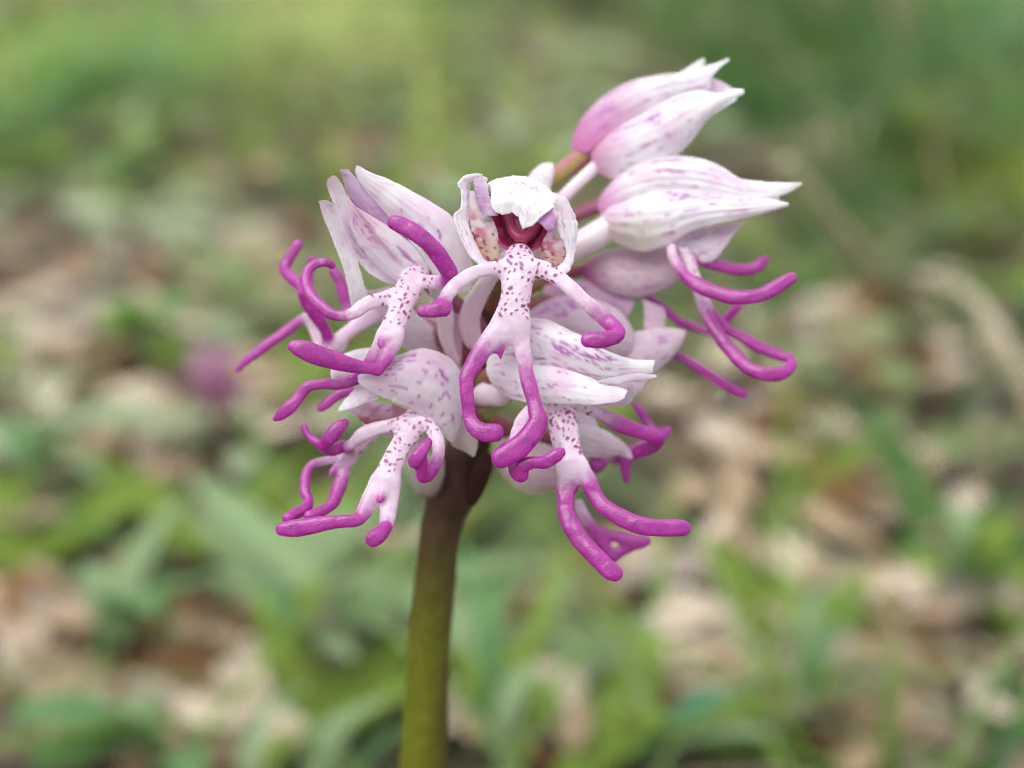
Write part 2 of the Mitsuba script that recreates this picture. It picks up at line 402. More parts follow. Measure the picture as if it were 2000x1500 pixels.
# stem, continued straight down to the ground
stem = [(985, 430, 10, 16), (962, 540, 12.5, 26), (948, 640, 14, 32), (942, 740, 15, 32), (932, 820, 16, 38), (908, 890, 17, 45), (887, 960, 18, 45), (868, 1010, 19, 41), (858, 1060, 19.5, 40),
        (845, 1180, 21.5, 41), (835, 1320, 24, 43), (826, 1500, 27.5, 46)]
foot_l = (np.array([*L(826, 1500, 27.5)]))
tube(O, 'stem', stem + [(817, 1700, 32, 50), (806, 1950, 39, 56), (792, 2300, 50, 66), (776, 2700, 66, 80), (756, 3200, 92, 104)], stemcol, nr=48, ribs=.035, step=.6)

# F1: the front flower
f = flower(label='front flower of the orchid, facing out like a small figure with raised hood')
Tn = [(1014, 499, 2.4, 26, .04), (1014, 512, 1.5, 31, .04), (1011, 535, .8, 31, 0), (1008, 570, .4, 30, 0), (1003, 605, .3, 31, 0), (1001, 632, .3, 30, 0)]
lip(f, [('lip', Tn, 1.5),
        ('lip', [(986, 655, .3, 12, .25), (981, 672, .2, 8, .7), (978, 688, .1, 6, .95), (978, 699, .1, 3, 1)], 1.2),
        ('arm_lobe#l', [(1000, 523, .8, 15, 0), (970, 524, .5, 14.5, 0), (935, 531, 0, 14.5, 0), (905, 546, -.5, 14, .02), (885, 563, -1, 13.5, .1), (872, 581, -1.3, 12, .4), (867, 594, -1.4, 11, .75)], 1.2),
        ('arm_lobe#l', [(866, 604, -1.6, 15, 1), (848, 606, -1.7, 16, 1), (826, 608, -1.6, 13.5, 1)], 1.1),
        ('arm_lobe#r', [(1020, 521, .8, 16, 0), (1055, 526, .4, 17, 0), (1088, 541, 0, 15.5, 0), (1113, 561, -.3, 14.5, .05), (1138, 585, -.5, 14.5, .2), (1163, 606, -.6, 15, .5), (1187, 628, -.6, 16, .8),
                        (1203, 642, -.9, 15, .95), (1207, 653, -1.3, 14.5, 1), (1195, 660, -1.7, 14.5, 1), (1170, 664, -1.9, 15, 1), (1148, 665, -1.9, 13.5, 1)], 1.15),
        ('leg_lobe#l', [(990, 628, .3, 22, 0), (970, 648, .2, 20, .1), (953, 670, 0, 18, .45), (932, 700, -.3, 17, .85), (913, 733, -.7, 15.5, 1), (911, 760, -.9, 14, 1), (914, 785, -.9, 13, 1), (916, 808, -.9, 12.5, 1),
                        (923, 828, -1, 15, 1), (938, 842, -1.2, 18, 1), (955, 846, -1.4, 19, 1), (966, 845, -1.4, 18, 1)], 1.2),
        ('leg_lobe#r', [(1010, 632, .3, 22, 0), (1016, 658, .3, 19, 0), (1021, 685, .2, 16.5, .2), (1029, 733, 0, 16, .75), (1043, 787, -.3, 15, .95), (1050, 815, -.5, 18, 1), (1038, 848, -.8, 21, 1), (1008, 877, -1.1, 21.5, 1), (980, 894, -1.2, 20, 1)], 1.25)],
    h=0.08, spots=66, seed=1, k=0.8)
# hood of F1
W1 = WHITE * 1.03
patch(f, 'dorsal_sepal', zh([(512, 245), (600, 200), (700, 168), (820, 155), (950, 148), (1060, 172), (1160, 225), (1255, 300), (1345, 395)], 1.8),
      zh([(540, 460), (600, 580), (680, 605), (790, 600), (870, 640), (960, 800), (1080, 750), (1160, 670), (1320, 520)], -.4), bulge=.2, ridges=.07, pigf=pig(0, .3, W1, seed=3, veins=.25), rag=.28, thick=.24, ruf=.16, nu=80, seed=1)
patch(f, 'dorsal_sepal', zh([(512, 245), (600, 200), (700, 170), (820, 157), (950, 150), (1060, 177), (1150, 237), (1230, 312), (1300, 392)], 1.9),
      zh([(620, 700), (680, 690), (740, 690), (820, 690), (930, 690), (1040, 690), (1120, 690), (1180, 690), (1240, 700)], 8), bulge=.1, pigf=pig(.3, .2, seed=4), ruf=.1, seed=2)
patch(f, 'petal', zh([(300, 160), (350, 280), (375, 400), (410, 500), (450, 590), (500, 640)], .4), zh([(510, 165), (530, 330), (550, 430), (580, 520), (605, 585), (630, 630)], .2), bulge=.1, pigf=pig(0, 0, mauve=.95, seed=5, veins=.3, dusk=lambda c, u, v, P: mixc(c, WHITE * .95, (1 - smooth01(.05, .45, u)) * (.4 + .6 * smooth01(.3, .7, meshkit.noise(P * 1.5))))), ruf=.16, rag=.3)
patch(f, 'petal', zh([(1310, 515), (1230, 580), (1150, 660), (1130, 710)], .2), zh([(1370, 600), (1360, 700), (1335, 800), (1250, 830)], .1), bulge=.14, pigf=pig(0, 0, mauve=.95, seed=6, veins=.3, dusk=lambda c, u, v, P: mixc(c, WHITE * .95, .8 * (1 - smooth01(.0, .35, u)))), ruf=.16, rag=.3)
patch(f, 'lateral_sepal', zh([(450, 130), (380, 128), (230, 160), (140, 240), (185, 330), (185, 530), (90, 640), (150, 830), (225, 1020), (320, 1170), (430, 1235)], -.2, 1.2),
      zh([(500, 160), (440, 165), (340, 200), (290, 290), (300, 400), (300, 560), (280, 720), (335, 900), (410, 1040), (470, 1160), (560, 1210)], .5, 2.0), bulge=.12, pigf=pig(0, .4, W1, seed=7, veins=.2), rag=.2, thick=.24, ruf=.1, nu=90, seed=3)
patch(f, 'lateral_sepal', zh([(1320, 355), (1400, 385), (1490, 455), (1570, 600), (1612, 740), (1605, 900), (1585, 1080), (1540, 1270), (1440, 1345)], .3, 1.5),
      zh([(1270, 440), (1330, 520), (1350, 570), (1320, 640), (1345, 780), (1430, 930), (1470, 1080), (1420, 1210), (1300, 1300)], -.3, 1.8), bulge=.14, pigf=pig(0, .4, W1, seed=8, veins=.2), rag=.2, thick=.24, ruf=.1, nu=90, seed=4)
def inner(col, u, v, P):
    n = meshkit.fbm(P * 1.6, 3)
    col = mixc(col, np.array([0.64, 0.22, 0.30]), 0.95 * smooth01(.15, .45, u) * (1 - smooth01(.3, .9, v)) * smooth01(.35, .55, n))
    col = mixc(col, np.array([0.74, 0.58, 0.38]), 0.6 * smooth01(.6, .85, u))
    x = meshkit.noise(np.stack([u * 9, v * 3, u * 0], -1))
    x = meshkit.noise(np.stack([u * 22, v * 5, u * 0], -1))
    return mixc(col, np.array([0.28, 0.06, 0.10]), 0.85 * smooth01(.6, .72, x) * smooth01(.3, .6, u) * smooth01(.02, .1, 1 - v))
patch(f, 'petal', zh([(300, 330), (280, 560), (300, 760), (360, 950), (440, 1170)], .9, 2.2), zh([(375, 330), (450, 590), (595, 720), (650, 950), (660, 1190)], 1.0, 2.2), bulge=.18, pigf=pig(0, 0, seed=9, veins=0, dusk=inner, tint=np.array([.88, .80, .82])), seed=5)
patch(f, 'petal', zh([(1330, 640), (1240, 850), (1180, 950), (1170, 1100), (1200, 1240)], 1.2, 2.2), zh([(1380, 700), (1400, 800), (1490, 930), (1520, 1080), (1440, 1230)], .8, 2.2), bulge=.18, pigf=pig(0, 0, seed=10, veins=0, dusk=inner, tint=np.array([.84, .72, .76])), seed=6)
def crimson(P, m):
    return mixc(CRIM, np.array([0.50, 0.13, 0.24]), smooth01(.4, .75, meshkit.fbm(P * 1.1, 2)))
patch(f, 'throat', zh([(560, 430), (560, 650), (590, 850), (680, 1000), (830, 1060)], 1.6), zh([(1320, 430), (1300, 650), (1270, 850), (1170, 1000), (1020, 1060)], 1.6), bulge=.6, flipn=-1, pigf=lambda u, v, P: crimson(P, u), thick=.3, bsdf='stem_skin')
tube(f, 'column', [(870 + 760 / 6.25, 320 + 560 / 6.25, 2.6, 12), (870 + 800 / 6.25, 320 + 760 / 6.25, 2.5, 11), (870 + 880 / 6.25, 320 + 880 / 6.25, 2.2, 11), (870 + 980 / 6.25, 320 + 890 / 6.25, 2.2, 11), (870 + 1080 / 6.25, 320 + 790 / 6.25, 2.5, 11), (870 + 1120 / 6.25, 320 + 640 / 6.25, 2.7, 12)],
     lambda P, m: mixc(np.array([.44, .05, .14]), np.array([.33, .02, .09]), smooth01(.3, .7, meshkit.noise(P * 1.2))), bsdf='lip_skin')
patch(f, 'lateral_sepal', [(905, 470, 6), (925, 500, 6), (960, 525, 6.5), (1010, 535, 7)], [(960, 440, 6.5), (985, 465, 6.5), (1005, 480, 7), (1030, 490, 7)], bulge=.12, pigf=pig(.3, .2, seed=17, tint=np.array([.84, .74, .78])), seed=51)
patch(f, 'lateral_sepal', [(1000, 540, 7), (1050, 545, 6.5), (1085, 540, 6)], [(1020, 480, 7), (1070, 480, 6.5), (1110, 500, 6)], bulge=.12, pigf=pig(.3, .2, seed=18, tint=np.array([.82, .72, .76])), seed=52)
tube(f, 'stigma', [(1008, 440, 3.4, 13), (1014, 456, 3.0, 15), (1019, 470, 2.8, 12)], lambda P, m: mixc(np.array([.58, .17, .28]), np.array([.45, .06, .16]), meshkit.noise(P * 1.5)), bsdf='lip_skin')
tube(f, 'ovary', [(1010, 480, 7, 14), (985, 540, 9, 18), (965, 600, 12, 18)], ovc((0.22, 0.10, 0.06), (0.20, 0.16, 0.05)))
tube(f, 'spur', [(995, 500, 6, 14), (945, 560, 8, 17), (918, 615, 9, 21), (925, 665, 10, 18)], pale, bsdf='lip_skin')

# F2: upper left flower
f = flower(label='upper left flower of the orchid, its white sepals pointing up and outward')
lip(f, [('lip', [(808, 540, 4, 24, 0), (795, 572, 3, 25, 0), (781, 608, 2.1, 24, 0), (768, 640, 1.6, 24, 0), (760, 662, 1.3, 24, .05)], 1.5),
        ('arm_lobe#l', [(790, 570, 3, 14, 0), (760, 580, 2.6, 14.5, 0), (717, 593, 2, 13.5, 0), (692, 611, 1.6, 11, .2), (667, 617, 1.6, 10, .85), (637, 607, 1.8, 11, 1), (608, 577, 2.2, 12, 1), (596, 547, 2.6, 11, 1), (602, 528, 2.8, 10, 1), (617, 515, 3, 10, 1), (637, 512, 3, 9, 1), (648, 518, 3.2, 8, 1)], 1.2),
        ('arm_lobe#r', [(812, 548, 3.4, 13, 0), (845, 551, 2.6, 13, .05), (868, 549, 1.2, 14, .5), (878, 537, .2, 16, 1), (862, 508, -.5, 18, 1), (838, 477, -1, 17, 1), (812, 456, -1.2, 17, 1), (786, 441, -1.2, 17, 1), (772, 435, -1.2, 15, 1)], 1.2),
        ('leg_lobe#r', [(772, 655, 1.2, 17, .1), (762, 683, .9, 16, .5), (747, 710, .4, 14, .9), (738, 721, .2, 12, 1)], 1.2),
        ('leg_lobe#r', [(737, 722, .0, 9, 1), (700, 716, -.4, 14, 1), (660, 707, -.8, 18, 1), (620, 694, -1.2, 20, 1), (590, 683, -1.5, 18, 1), (574, 676, -1.6, 13, 1)], 1.7),
        ('leg_lobe#l', [(750, 660, 1.6, 16, .2), (733, 690, 1.7, 15, .6), (720, 714, 1.9, 13, .85), (705, 734, 2.1, 11, 1), (690, 743, 2.2, 11, 1), (660, 750, 2.2, 11, 1), (625, 750, 2.2, 11, 1), (598, 757, 2.2, 11, 1), (580, 780, 2.2, 12, 1), (565, 797, 2.2, 14, 1), (548, 811, 2.2, 11, 1), (538, 818, 2.2, 6, 1)], 1.2),
        ('lip', [(752, 655, 1, 8, .4), (743, 671, .6, 7, .95)], 1.2)],
    h=0.095, spots=42, seed=2, k=.6)
patch(f, 'lateral_sepal', z1([(545, 280), (570, 360), (620, 480), (680, 640), (720, 800), (745, 920)], 1, 6), z1([(595, 275), (655, 330), (715, 480), (765, 600), (810, 750), (840, 850)], 1, 6), bulge=-.12, pigf=pig(.3, .25, seed=11), seed=7)
patch(f, 'petal', z1([(598, 150), (600, 210), (640, 310), (690, 430), (740, 560), (820, 680), (990, 770)], 1.5, 6), z1([(640, 125), (690, 190), (730, 290), (790, 390), (870, 480), (970, 570), (1080, 690)], 1.6, 6), bulge=-.1, pigf=pig(.5, .5, seed=12, mauve=.08, veins=.5, fl=.3, flcol=np.array([.72, .5, .55])), seed=8)
patch(f, 'petal', z1([(670, 90), (690, 150), (715, 240), (790, 350), (900, 450), (990, 560)], .8, 5), z1([(715, 85), (790, 165), (870, 250), (950, 330), (1010, 430), (1080, 560)], 1, 5), bulge=.2, pigf=pig(0, .2, seed=13, mauve=.8), ruf=.14, seed=9, rag=.15)
patch(f, 'petal', z1([(715, 240), (735, 420), (800, 560), (890, 660), (990, 740), (1060, 775)], 2.8, 5), z1([(830, 350), (960, 430), (1080, 520), (1150, 600), (1195, 680), (1180, 745)], 2.6, 5), bulge=.18, pigf=pig(.6, .5, seed=14, mauve=.12, stripe=.55, veins=.6, fl=.6, flcol=np.array([.78, .55, .62])), seed=10)
patch(f, 'lateral_sepal', z1([(770, 63), (850, 108), (1000, 170), (1150, 250), (1280, 330), (1365, 420), (1420, 560), (1460, 680), (1430, 800)], 1, 6), z1([(758, 100), (800, 190), (880, 280), (960, 370), (1040, 470), (1130, 570), (1190, 660), (1230, 745), (1290, 800)], 1.2, 5.5), bulge=.24, pigf=pig(0, .75, seed=15, veins=.35, len_=7), seed=11, rag=.1)
tube(f, 'ovary', [(830, 545, 7, 16), (880, 590, 10, 20), (945, 650, 13.5, 22)], ovc((0.36, 0.12, 0.2), (0.27, 0.07, 0.12)))
patch(f, 'petal', [(868, 605, 10), (864, 640, 10.5), (872, 680, 11), (892, 712, 12)], [(895, 600, 10), (902, 640, 10.5), (902, 680, 11), (900, 712, 12)], bulge=.2, pigf=pig(.0, .1, seed=16, tint=np.array([.84, .66, .76])), seed=53)
tube(f, 'spur', [(850, 560, 7, 15), (868, 610, 8, 17), (872, 660, 9, 14), (890, 705, 10, 8)], pale, bsdf='lip_skin')
patch(f, 'throat', z1([(1040, 690), (1080, 740), (1140, 780)], 4.5), z1([(1180, 620), (1240, 680), (1290, 740)], 4.5), bulge=.3, flipn=-1, pigf=lambda u, v, P: crimson(P, u), bsdf='stem_skin')

# crimson ovaries of the flowers at the back
tube(O, 'ovary', [(945, 720, 14.5, 20), (905, 690, 14, 24), (865, 660, 14.5, 24), (835, 640, 15, 20)], ovc((0.24, 0.05, 0.09), (0.22, 0.06, 0.10)))
tube(O, 'ovary', [(945, 660, 14, 20), (985, 620, 14, 20), (1030, 600, 14.5, 18), (1070, 590, 15, 16)], ovc((0.24, 0.09, 0.07), (0.22, 0.16, 0.05)))
tube(O, 'ovary', [(935, 800, 15, 22), (985, 835, 14.5, 20), (1040, 850, 15, 18), (1090, 855, 15, 16)], ovc())
# F3: flower behind on the far left
f = flower(label='blurred flower at the far left of the orchid, behind the upper left one')
lip(f, [('lip', [(745, 598, 14, 22, 0), (705, 632, 13, 16, .0), (672, 656, 12, 14, .1), (645, 678, 11.5, 13, .1)], 1.3),
        ('lip', [(600, 620, 12, 8, 0), (615, 648, 12, 11, 0), (632, 680, 12, 15, 0), (665, 676, 12, 12, 0)], 1.2),
        ('arm_lobe#a', [(582, 477, 11, 11, 1), (568, 498, 11, 12, 1), (556, 518, 11, 12.5, 1), (562, 536, 10.5, 12, 1), (580, 552, 10, 12, 1), (596, 566, 9.5, 11, 1)], 1.1),
        ('leg_lobe#a', [(590, 572, 9.5, 10, 1), (602, 597, 10, 12, 1), (620, 621, 10.5, 12.5, 1), (635, 643, 11, 12, 1), (640, 668, 11.5, 10, 1)], 1.1),
        ('leg_lobe#b', [(600, 619, 12, 8, .1), (588, 624, 12, 10, .9), (560, 646, 12, 12, 1), (530, 667, 12, 12, 1), (490, 697, 12, 9.5, 1), (463, 724, 12, 5, 1)], 1.1),
        ('arm_lobe#b', [(610, 508, 13, 10, 1), (606, 530, 13, 10, 1), (600, 560, 12, 9, 1)], 1.1),
        ('arm_lobe#c', [(652, 530, 14, 11, 1), (666, 552, 14, 12, 1), (673, 585, 14, 10, .9), (690, 625, 14, 9, .3), (705, 635, 13.5, 9, 0)], 1.1)], h=.17, seed=3, k=.4)
patch(f, 'lateral_sepal', [(700, 560, 12), (720, 580, 13), (740, 620, 14), (800, 690, 15)], [(760, 560, 12), (800, 600, 13), (850, 640, 14), (880, 680, 15)], bulge=.25, pigf=pig(.4, .2, seed=19, tint=np.array([.82, .72, .78])), seed=12)

# F4: lower left flower
f = flower(label='lower left flower of the orchid under a broad pale hood')
lip(f, [('lip', [(815, 812, 4.8, 22, 0), (802, 840, 4.2, 24, 0), (786, 866, 3.6, 23, 0), (771, 896, 3, 23, 0), (758, 926, 2.6, 25, 0), (751, 946, 2.3, 24, .05)], 1.5),
        ('arm_lobe#r', [(826, 822, 4.2, 14, 0), (846, 842, 3.6, 14, 0), (857, 868, 3, 12.5, .25), (853, 900, 2.4, 12, .6), (840, 924, 1.9, 13, 1), (826, 930, 1.4, 13, 1), (823, 915, .9, 12, 1), (824, 903, .7, 12, 1)], 1.1),
        ('arm_lobe#r', [(809, 902, .3, 12.5, 1), (818, 889, .2, 13.5, 1), (828, 874, .3, 11, 1), (836, 863, .5, 9, 1)], 1.1),
        ('arm_lobe#l', [(800, 826, 4.4, 13, 0), (765, 830, 4.2, 13, 0), (732, 838, 4.3, 13, .05), (705, 851, 4.6, 12.5, .15), (690, 866, 5, 11, .4), (678, 874, 5.4, 11, .9)], 1.1),
        ('leg_lobe#l', [(742, 945, 2.3, 19, .1), (724, 975, 2, 17, .3), (709, 1002, 1.6, 15, .6), (695, 1016, 1.3, 13, .95), (670, 1018, 1.2, 13, 1), (640, 1021, 1.2, 14, 1), (610, 1027, 1.2, 16, 1), (575, 1032, 1.2, 17, 1), (551, 1033, 1.2, 13, 1)], 1.2),
        ('leg_lobe#r', [(764, 945, 2.3, 19, 0), (762, 975, 2.2, 17, .0), (758, 1005, 2, 16, .1), (756, 1020, 1.8, 15, .3), (755, 1029, 1.7, 13, 1)], 1.2),
        ('leg_lobe#r', [(751, 1035, 1.2, 13, 1), (738, 1047, .6, 17, 1), (730, 1053, .4, 16, 1)], 1.4),
        ('lip', [(747, 958, 2, 8, .3), (743, 977, 1.4, 5, .95)], 1.2)], h=.10, spots=55, seed=4, k=.6)
patch(f, 'dorsal_sepal', z5([(645, 312), (760, 240), (880, 185), (1010, 140), (1130, 142), (1240, 200), (1305, 290), (1325, 430), (1300, 600), (1242, 722)], 1, 7),
      z5([(648, 345), (700, 392), (770, 432), (850, 462), (930, 492), (1010, 532), (1080, 577), (1140, 632), (1190, 682), (1228, 724)], .6, 5.5), bulge=.2, pigf=pig(0, .6, seed=20, tint=np.array([.90, .82, .88]), veins=.15, len_=7), seed=13, ruf=.12, nu=80)
patch(f, 'lateral_sepal', z5([(660, 350), (600, 420), (550, 480), (518, 522)], 3, 1.8), z5([(790, 450), (700, 480), (620, 512), (530, 533)], 3, 1.8), bulge=.12, pigf=pig(0, .15, seed=21), seed=14)
patch(f, 'lateral_sepal', z5([(470, 290), (520, 190), (640, 140), (800, 130)], 3.5, 6), z5([(480, 330), (560, 320), (660, 330), (800, 300)], 3.5, 6), bulge=.15, pigf=pig(0, .1, seed=22), seed=15)
patch(f, 'petal', z5([(580, 520), (640, 570), (700, 620), (800, 640)], 5, 6.5), z5([(660, 460), (760, 470), (880, 500), (960, 560)], 5, 6.5), bulge=.15, pigf=pig(0, .2, seed=23, mauve=.5, dusk=inner), seed=16)
patch(f, 'throat', z5([(860, 480), (880, 560), (900, 640)], 5.5), z5([(1080, 560), (1110, 640), (1100, 680)], 5.5), bulge=.3, flipn=-1, pigf=lambda u, v, P: mixc(np.array([.62, .36, .36]), np.array([.5, .2, .3]), meshkit.noise(P)), bsdf='stem_skin')
patch(f, 'lateral_sepal', z5([(1230, 660), (1260, 760), (1330, 790), (1380, 825)], 8, 9), z5([(1330, 560), (1400, 640), (1410, 740), (1390, 820)], 9, 9), bulge=.2, pigf=pig(0, .0, seed=24, tint=np.array([.78, .72, .66])), seed=17)
tube(f, 'ovary', [(880, 790, 7.5, 14), (910, 800, 11, 18), (928, 830, 15, 20)], ovc())

# F5: flower behind the lower left one
f = flower(label='blurred flower left of the lower left one, limbs folded over each other')
lip(f, [('lip', [(728, 848, 9, 13, 0), (702, 868, 8.3, 15, .05), (682, 893, 7.6, 15, .15)], 1.2),
        ('leg_lobe#a', [(676, 900, 7.4, 14, .3), (668, 935, 6.8, 14, .7), (658, 965, 6.2, 13, .95), (648, 985, 5.7, 13, 1), (625, 1000, 5.2, 13, 1), (604, 1008, 4.8, 11, 1)], 1.1),
        ('leg_lobe#b', [(672, 898, 7.8, 9, .2), (628, 902, 7.6, 9, .5), (606, 911, 7.5, 9.5, .85), (597, 935, 7.2, 10.5, 1), (595, 960, 6.9, 11, 1), (603, 980, 6.5, 11, 1), (597, 993, 6, 12, 1), (575, 1005, 5.5, 13, 1), (562, 1012, 5, 12, 1)], 1.1),
        ('arm_lobe#a', [(684, 880, 7, 11, .3), (672, 872, 6.2, 12, .8), (650, 879, 5.6, 12, 1), (630, 872, 5.2, 11, 1), (608, 856, 5.2, 9, 1), (593, 834, 5.6, 8, 1)], 1.1),
        ('arm_lobe#a', [(634, 868, 4.6, 12, 1), (648, 850, 4.2, 15, 1), (663, 833, 4.2, 14, 1), (672, 826, 4.2, 10, 1)], 1.2),
        ('arm_lobe#b', [(724, 845, 9.2, 11, .1), (715, 810, 9.5, 9, .6), (690, 768, 10, 9, 1), (660, 772, 10, 10, 1), (640, 787, 10, 10, 1), (627, 798, 10, 8, 1)], 1.1),
        ('lip', [(668, 905, 7, 8, .3), (650, 918, 6.6, 6, .7), (645, 930, 6.4, 4, 1)], 1.1)], h=.13, spots=12, seed=5, k=.4)
patch(f, 'lateral_sepal', [(730, 790, 11), (750, 800, 12), (800, 830, 14)], [(740, 850, 11), (780, 860, 12), (830, 870, 14)], bulge=.2, pigf=pig(.3, .3, seed=25, tint=np.array([.82, .7, .76])), seed=18)

# F6: lower right flower
f = flower(label='lower right flower of the orchid, its split white hood pointing right')
lip(f, [('lip', [(1088, 775, 5.4, 22, 0), (1096, 812, 4.5, 26, 0), (1103, 850, 3.8, 27, 0), (1110, 885, 3.2, 27, 0), (1118, 914, 2.7, 27, .02)], 1.5),
        ('lip', [(1121, 925, 2.6, 12, .5), (1123, 943, 2.5, 7, .9), (1124, 957, 2.5, 3.5, 1)], 1.2),
        ('leg_lobe#l', [(1106, 918, 2.7, 19, .1), (1103, 945, 2.6, 16.5, .6), (1104, 970, 2.4, 16, .9), (1105, 995, 2.2, 15.5, 1), (1113, 1019, 1.8, 17, 1), (1137, 1060, 1.4, 17, 1), (1168, 1092, 1, 18.5, 1), (1192, 1114, .8, 19, 1), (1201, 1119, .8, 17, 1)], 1.2),
        ('leg_lobe#r', [(1132, 912, 2.7, 18, .1), (1147, 935, 2.5, 16, .6), (1160, 965, 2.2, 16, 1), (1184, 993, 1.8, 17, 1), (1217, 1013, 1.5, 17.5, 1), (1250, 1026, 1.3, 18.5, 1), (1283, 1031, 1.2, 17, 1), (1315, 1031, 1.2, 18, 1), (1332, 1031, 1.2, 16, 1)], 1.3),
        ('arm_lobe#l', [(1078, 792, 4.8, 14, 0), (1042, 802, 3.6, 15, 0), (1017, 828, 2.4, 15, .1), (1007, 860, 1.4, 14, .25), (1003, 890, .8, 14, .6), (1010, 918, .3, 15, 1)], 1.1),
        ('arm_lobe#l', [(1017, 926, 0, 15, 1), (1023, 909, -.3, 14.5, 1), (1042, 903, -.5, 12, 1), (1065, 902, -.8, 13.5, 1), (1084, 891, -.9, 14, 1), (1094, 884, -.9, 11, 1)], 1.1),
        ('arm_lobe#r', [(1110, 786, 5.2, 14, 0), (1150, 798, 5.2, 14, .1), (1180, 812, 5.2, 14, .5), (1210, 828, 5.4, 15, .9), (1240, 840, 5.6, 15, 1), (1268, 848, 5.9, 15, 1), (1284, 856, 6.4, 14, 1), (1272, 872, 7.4, 14, 1), (1245, 882, 8.2, 12, 1)], 1.1)],
    h=.10, spots=60, seed=6, k=.5)
patch(f, 'dorsal_sepal', z2([(480, 1180), (600, 1010), (720, 962), (830, 983), (930, 1030), (1040, 1080), (1150, 1150), (1290, 1200), (1440, 1208)], 6, .5), z2([(460, 1290), (600, 1270), (740, 1280), (860, 1280), (980, 1300), (1080, 1320), (1190, 1330), (1320, 1292), (1425, 1285)], 5, .5),
      bulge=.26, pigf=pig(.15, .55, seed=30, veins=.3, len_=7), rag=.15, seed=20, nu=80)
patch(f, 'petal', z2([(1100, 1330), (1240, 1300), (1340, 1285), (1400, 1290), (1447, 1298)], 1.2, .2), z2([(1120, 1350), (1250, 1345), (1340, 1330), (1400, 1325), (1447, 1318)], 1.2, .2), bulge=.2, pigf=pig(0, 0, seed=31, mauve=.5), seed=21)
patch(f, 'lateral_sepal', z2([(452, 1250), (520, 1190), (640, 1200), (760, 1235), (880, 1250), (1000, 1290), (1150, 1350), (1230, 1370), (1282, 1390)], 5.5, 0), z2([(470, 1330), (540, 1405), (640, 1450), (760, 1457), (850, 1468), (960, 1470), (1070, 1472), (1180, 1465), (1262, 1430)], 5, -.4),
      bulge=.22, pigf=pig(0, .7, seed=32, veins=.2, len_=7), rag=.16, seed=22, nu=80)
patch(f, 'lateral_sepal', z2([(900, 1260), (1050, 1330), (1180, 1390), (1300, 1350)], 4, 4), z2([(950, 1420), (1100, 1470), (1250, 1480), (1340, 1380)], 5, 5), bulge=.15, pigf=pig(0, .4, seed=33, mauve=.3), seed=23)
tube(f, 'ovary', [(958, 735, 7, 15), (950, 740, 10, 18), (940, 770, 15, 18)], ovc())
tube(f, 'spur', [(975, 770, 7, 24), (950, 770, 8, 24), (938, 775, 9, 18)], pale, bsdf='lip_skin')
patch(f, 'throat', [(1060, 775, 6.5), (1075, 800, 6.5)], [(1150, 775, 6.5), (1130, 800, 6.5)], bulge=.3, flipn=-1, pigf=lambda u, v, P: crimson(P, u), bsdf='stem_skin')

# F7: flower behind the lower right one
f = flower(label='blurred flower behind the lower right one, dark magenta limbs half hidden')
lip(f, [('lip', [(1110, 850, 15, 18, .1), (1160, 880, 15, 16, .3), (1200, 895, 15, 14, .7)], 1.2),
        ('arm_lobe#a', [(1160, 895, 13, 12, .9), (1165, 910, 13, 15, 1), (1172, 905, 13, 14, 1)], 1.1),
        ('arm_lobe#b', [(1212, 880, 14, 14, 1), (1220, 900, 14, 13, 1), (1222, 920, 14, 10, 1), (1223, 940, 14, 6, 1)], 1.1),
        ('leg_lobe#a', [(1225, 890, 14, 13, 1), (1262, 872, 14, 14, 1), (1290, 852, 14.5, 11, 1), (1305, 840, 15, 8, 1)], 1.1),
        ('leg_lobe#b', [(1285, 855, 14.5, 9, 1), (1262, 822, 15, 9, 1), (1248, 800, 15, 8, 1), (1238, 790, 15, 6, 1)], 1.1)], h=.19, seed=7, k=.4)
lip(f, [('leg_lobe', [(1130, 985, 13, 10, .3), (1148, 1020, 13, 12, .7), (1166, 1045, 13, 12, 1), (1182, 1068, 13, 12, 1), (1197, 1085, 13, 10, 1)], 1.1),
        ('leg_lobe', [(1170, 1040, 13, 9, 1), (1200, 1048, 13, 10, 1), (1240, 1058, 13, 13, 1), (1262, 1057, 13, 10, 1)], 1.1),
        ('leg_lobe', [(1197, 1088, 13, 10, 1), (1222, 1072, 13, 11, 1), (1250, 1060, 13, 11, 1)], 1.1)], h=.19, seed=8, k=.4)
patch(f, 'lateral_sepal', z6([(640, 520), (760, 508), (880, 560), (960, 620), (1005, 690)], 11), z6([(660, 650), (740, 695), (830, 700), (920, 690), (1003, 712)], 11), bulge=.2, pigf=pig(0, .25, seed=40, tint=np.array([.86, .78, .82])), seed=24)
patch(f, 'dorsal_sepal', [(965, 885, 13), (985, 935, 12), (1030, 965, 11), (1080, 960, 11), (1110, 940, 12)], [(1000, 850, 13), (1040, 860, 11), (1075, 870, 11), (1095, 890, 11), (1130, 900, 12)], bulge=.25, pigf=pig(.0, .3, seed=41, tint=np.array([.72, .56, .62]), dusk=lambda c, u, v, P: mixc(c, np.array([.5, .5, .22]), .5 * smooth01(.3, .0, v))), seed=25)
patch(f, 'lateral_sepal', [(1060, 800, 12), (1090, 850, 12), (1110, 900, 12)], [(1150, 800, 13), (1170, 850, 13), (1150, 890, 13)], bulge=.2, pigf=pig(.2, .3, seed=42, tint=np.array([.8, .7, .76])), seed=26)

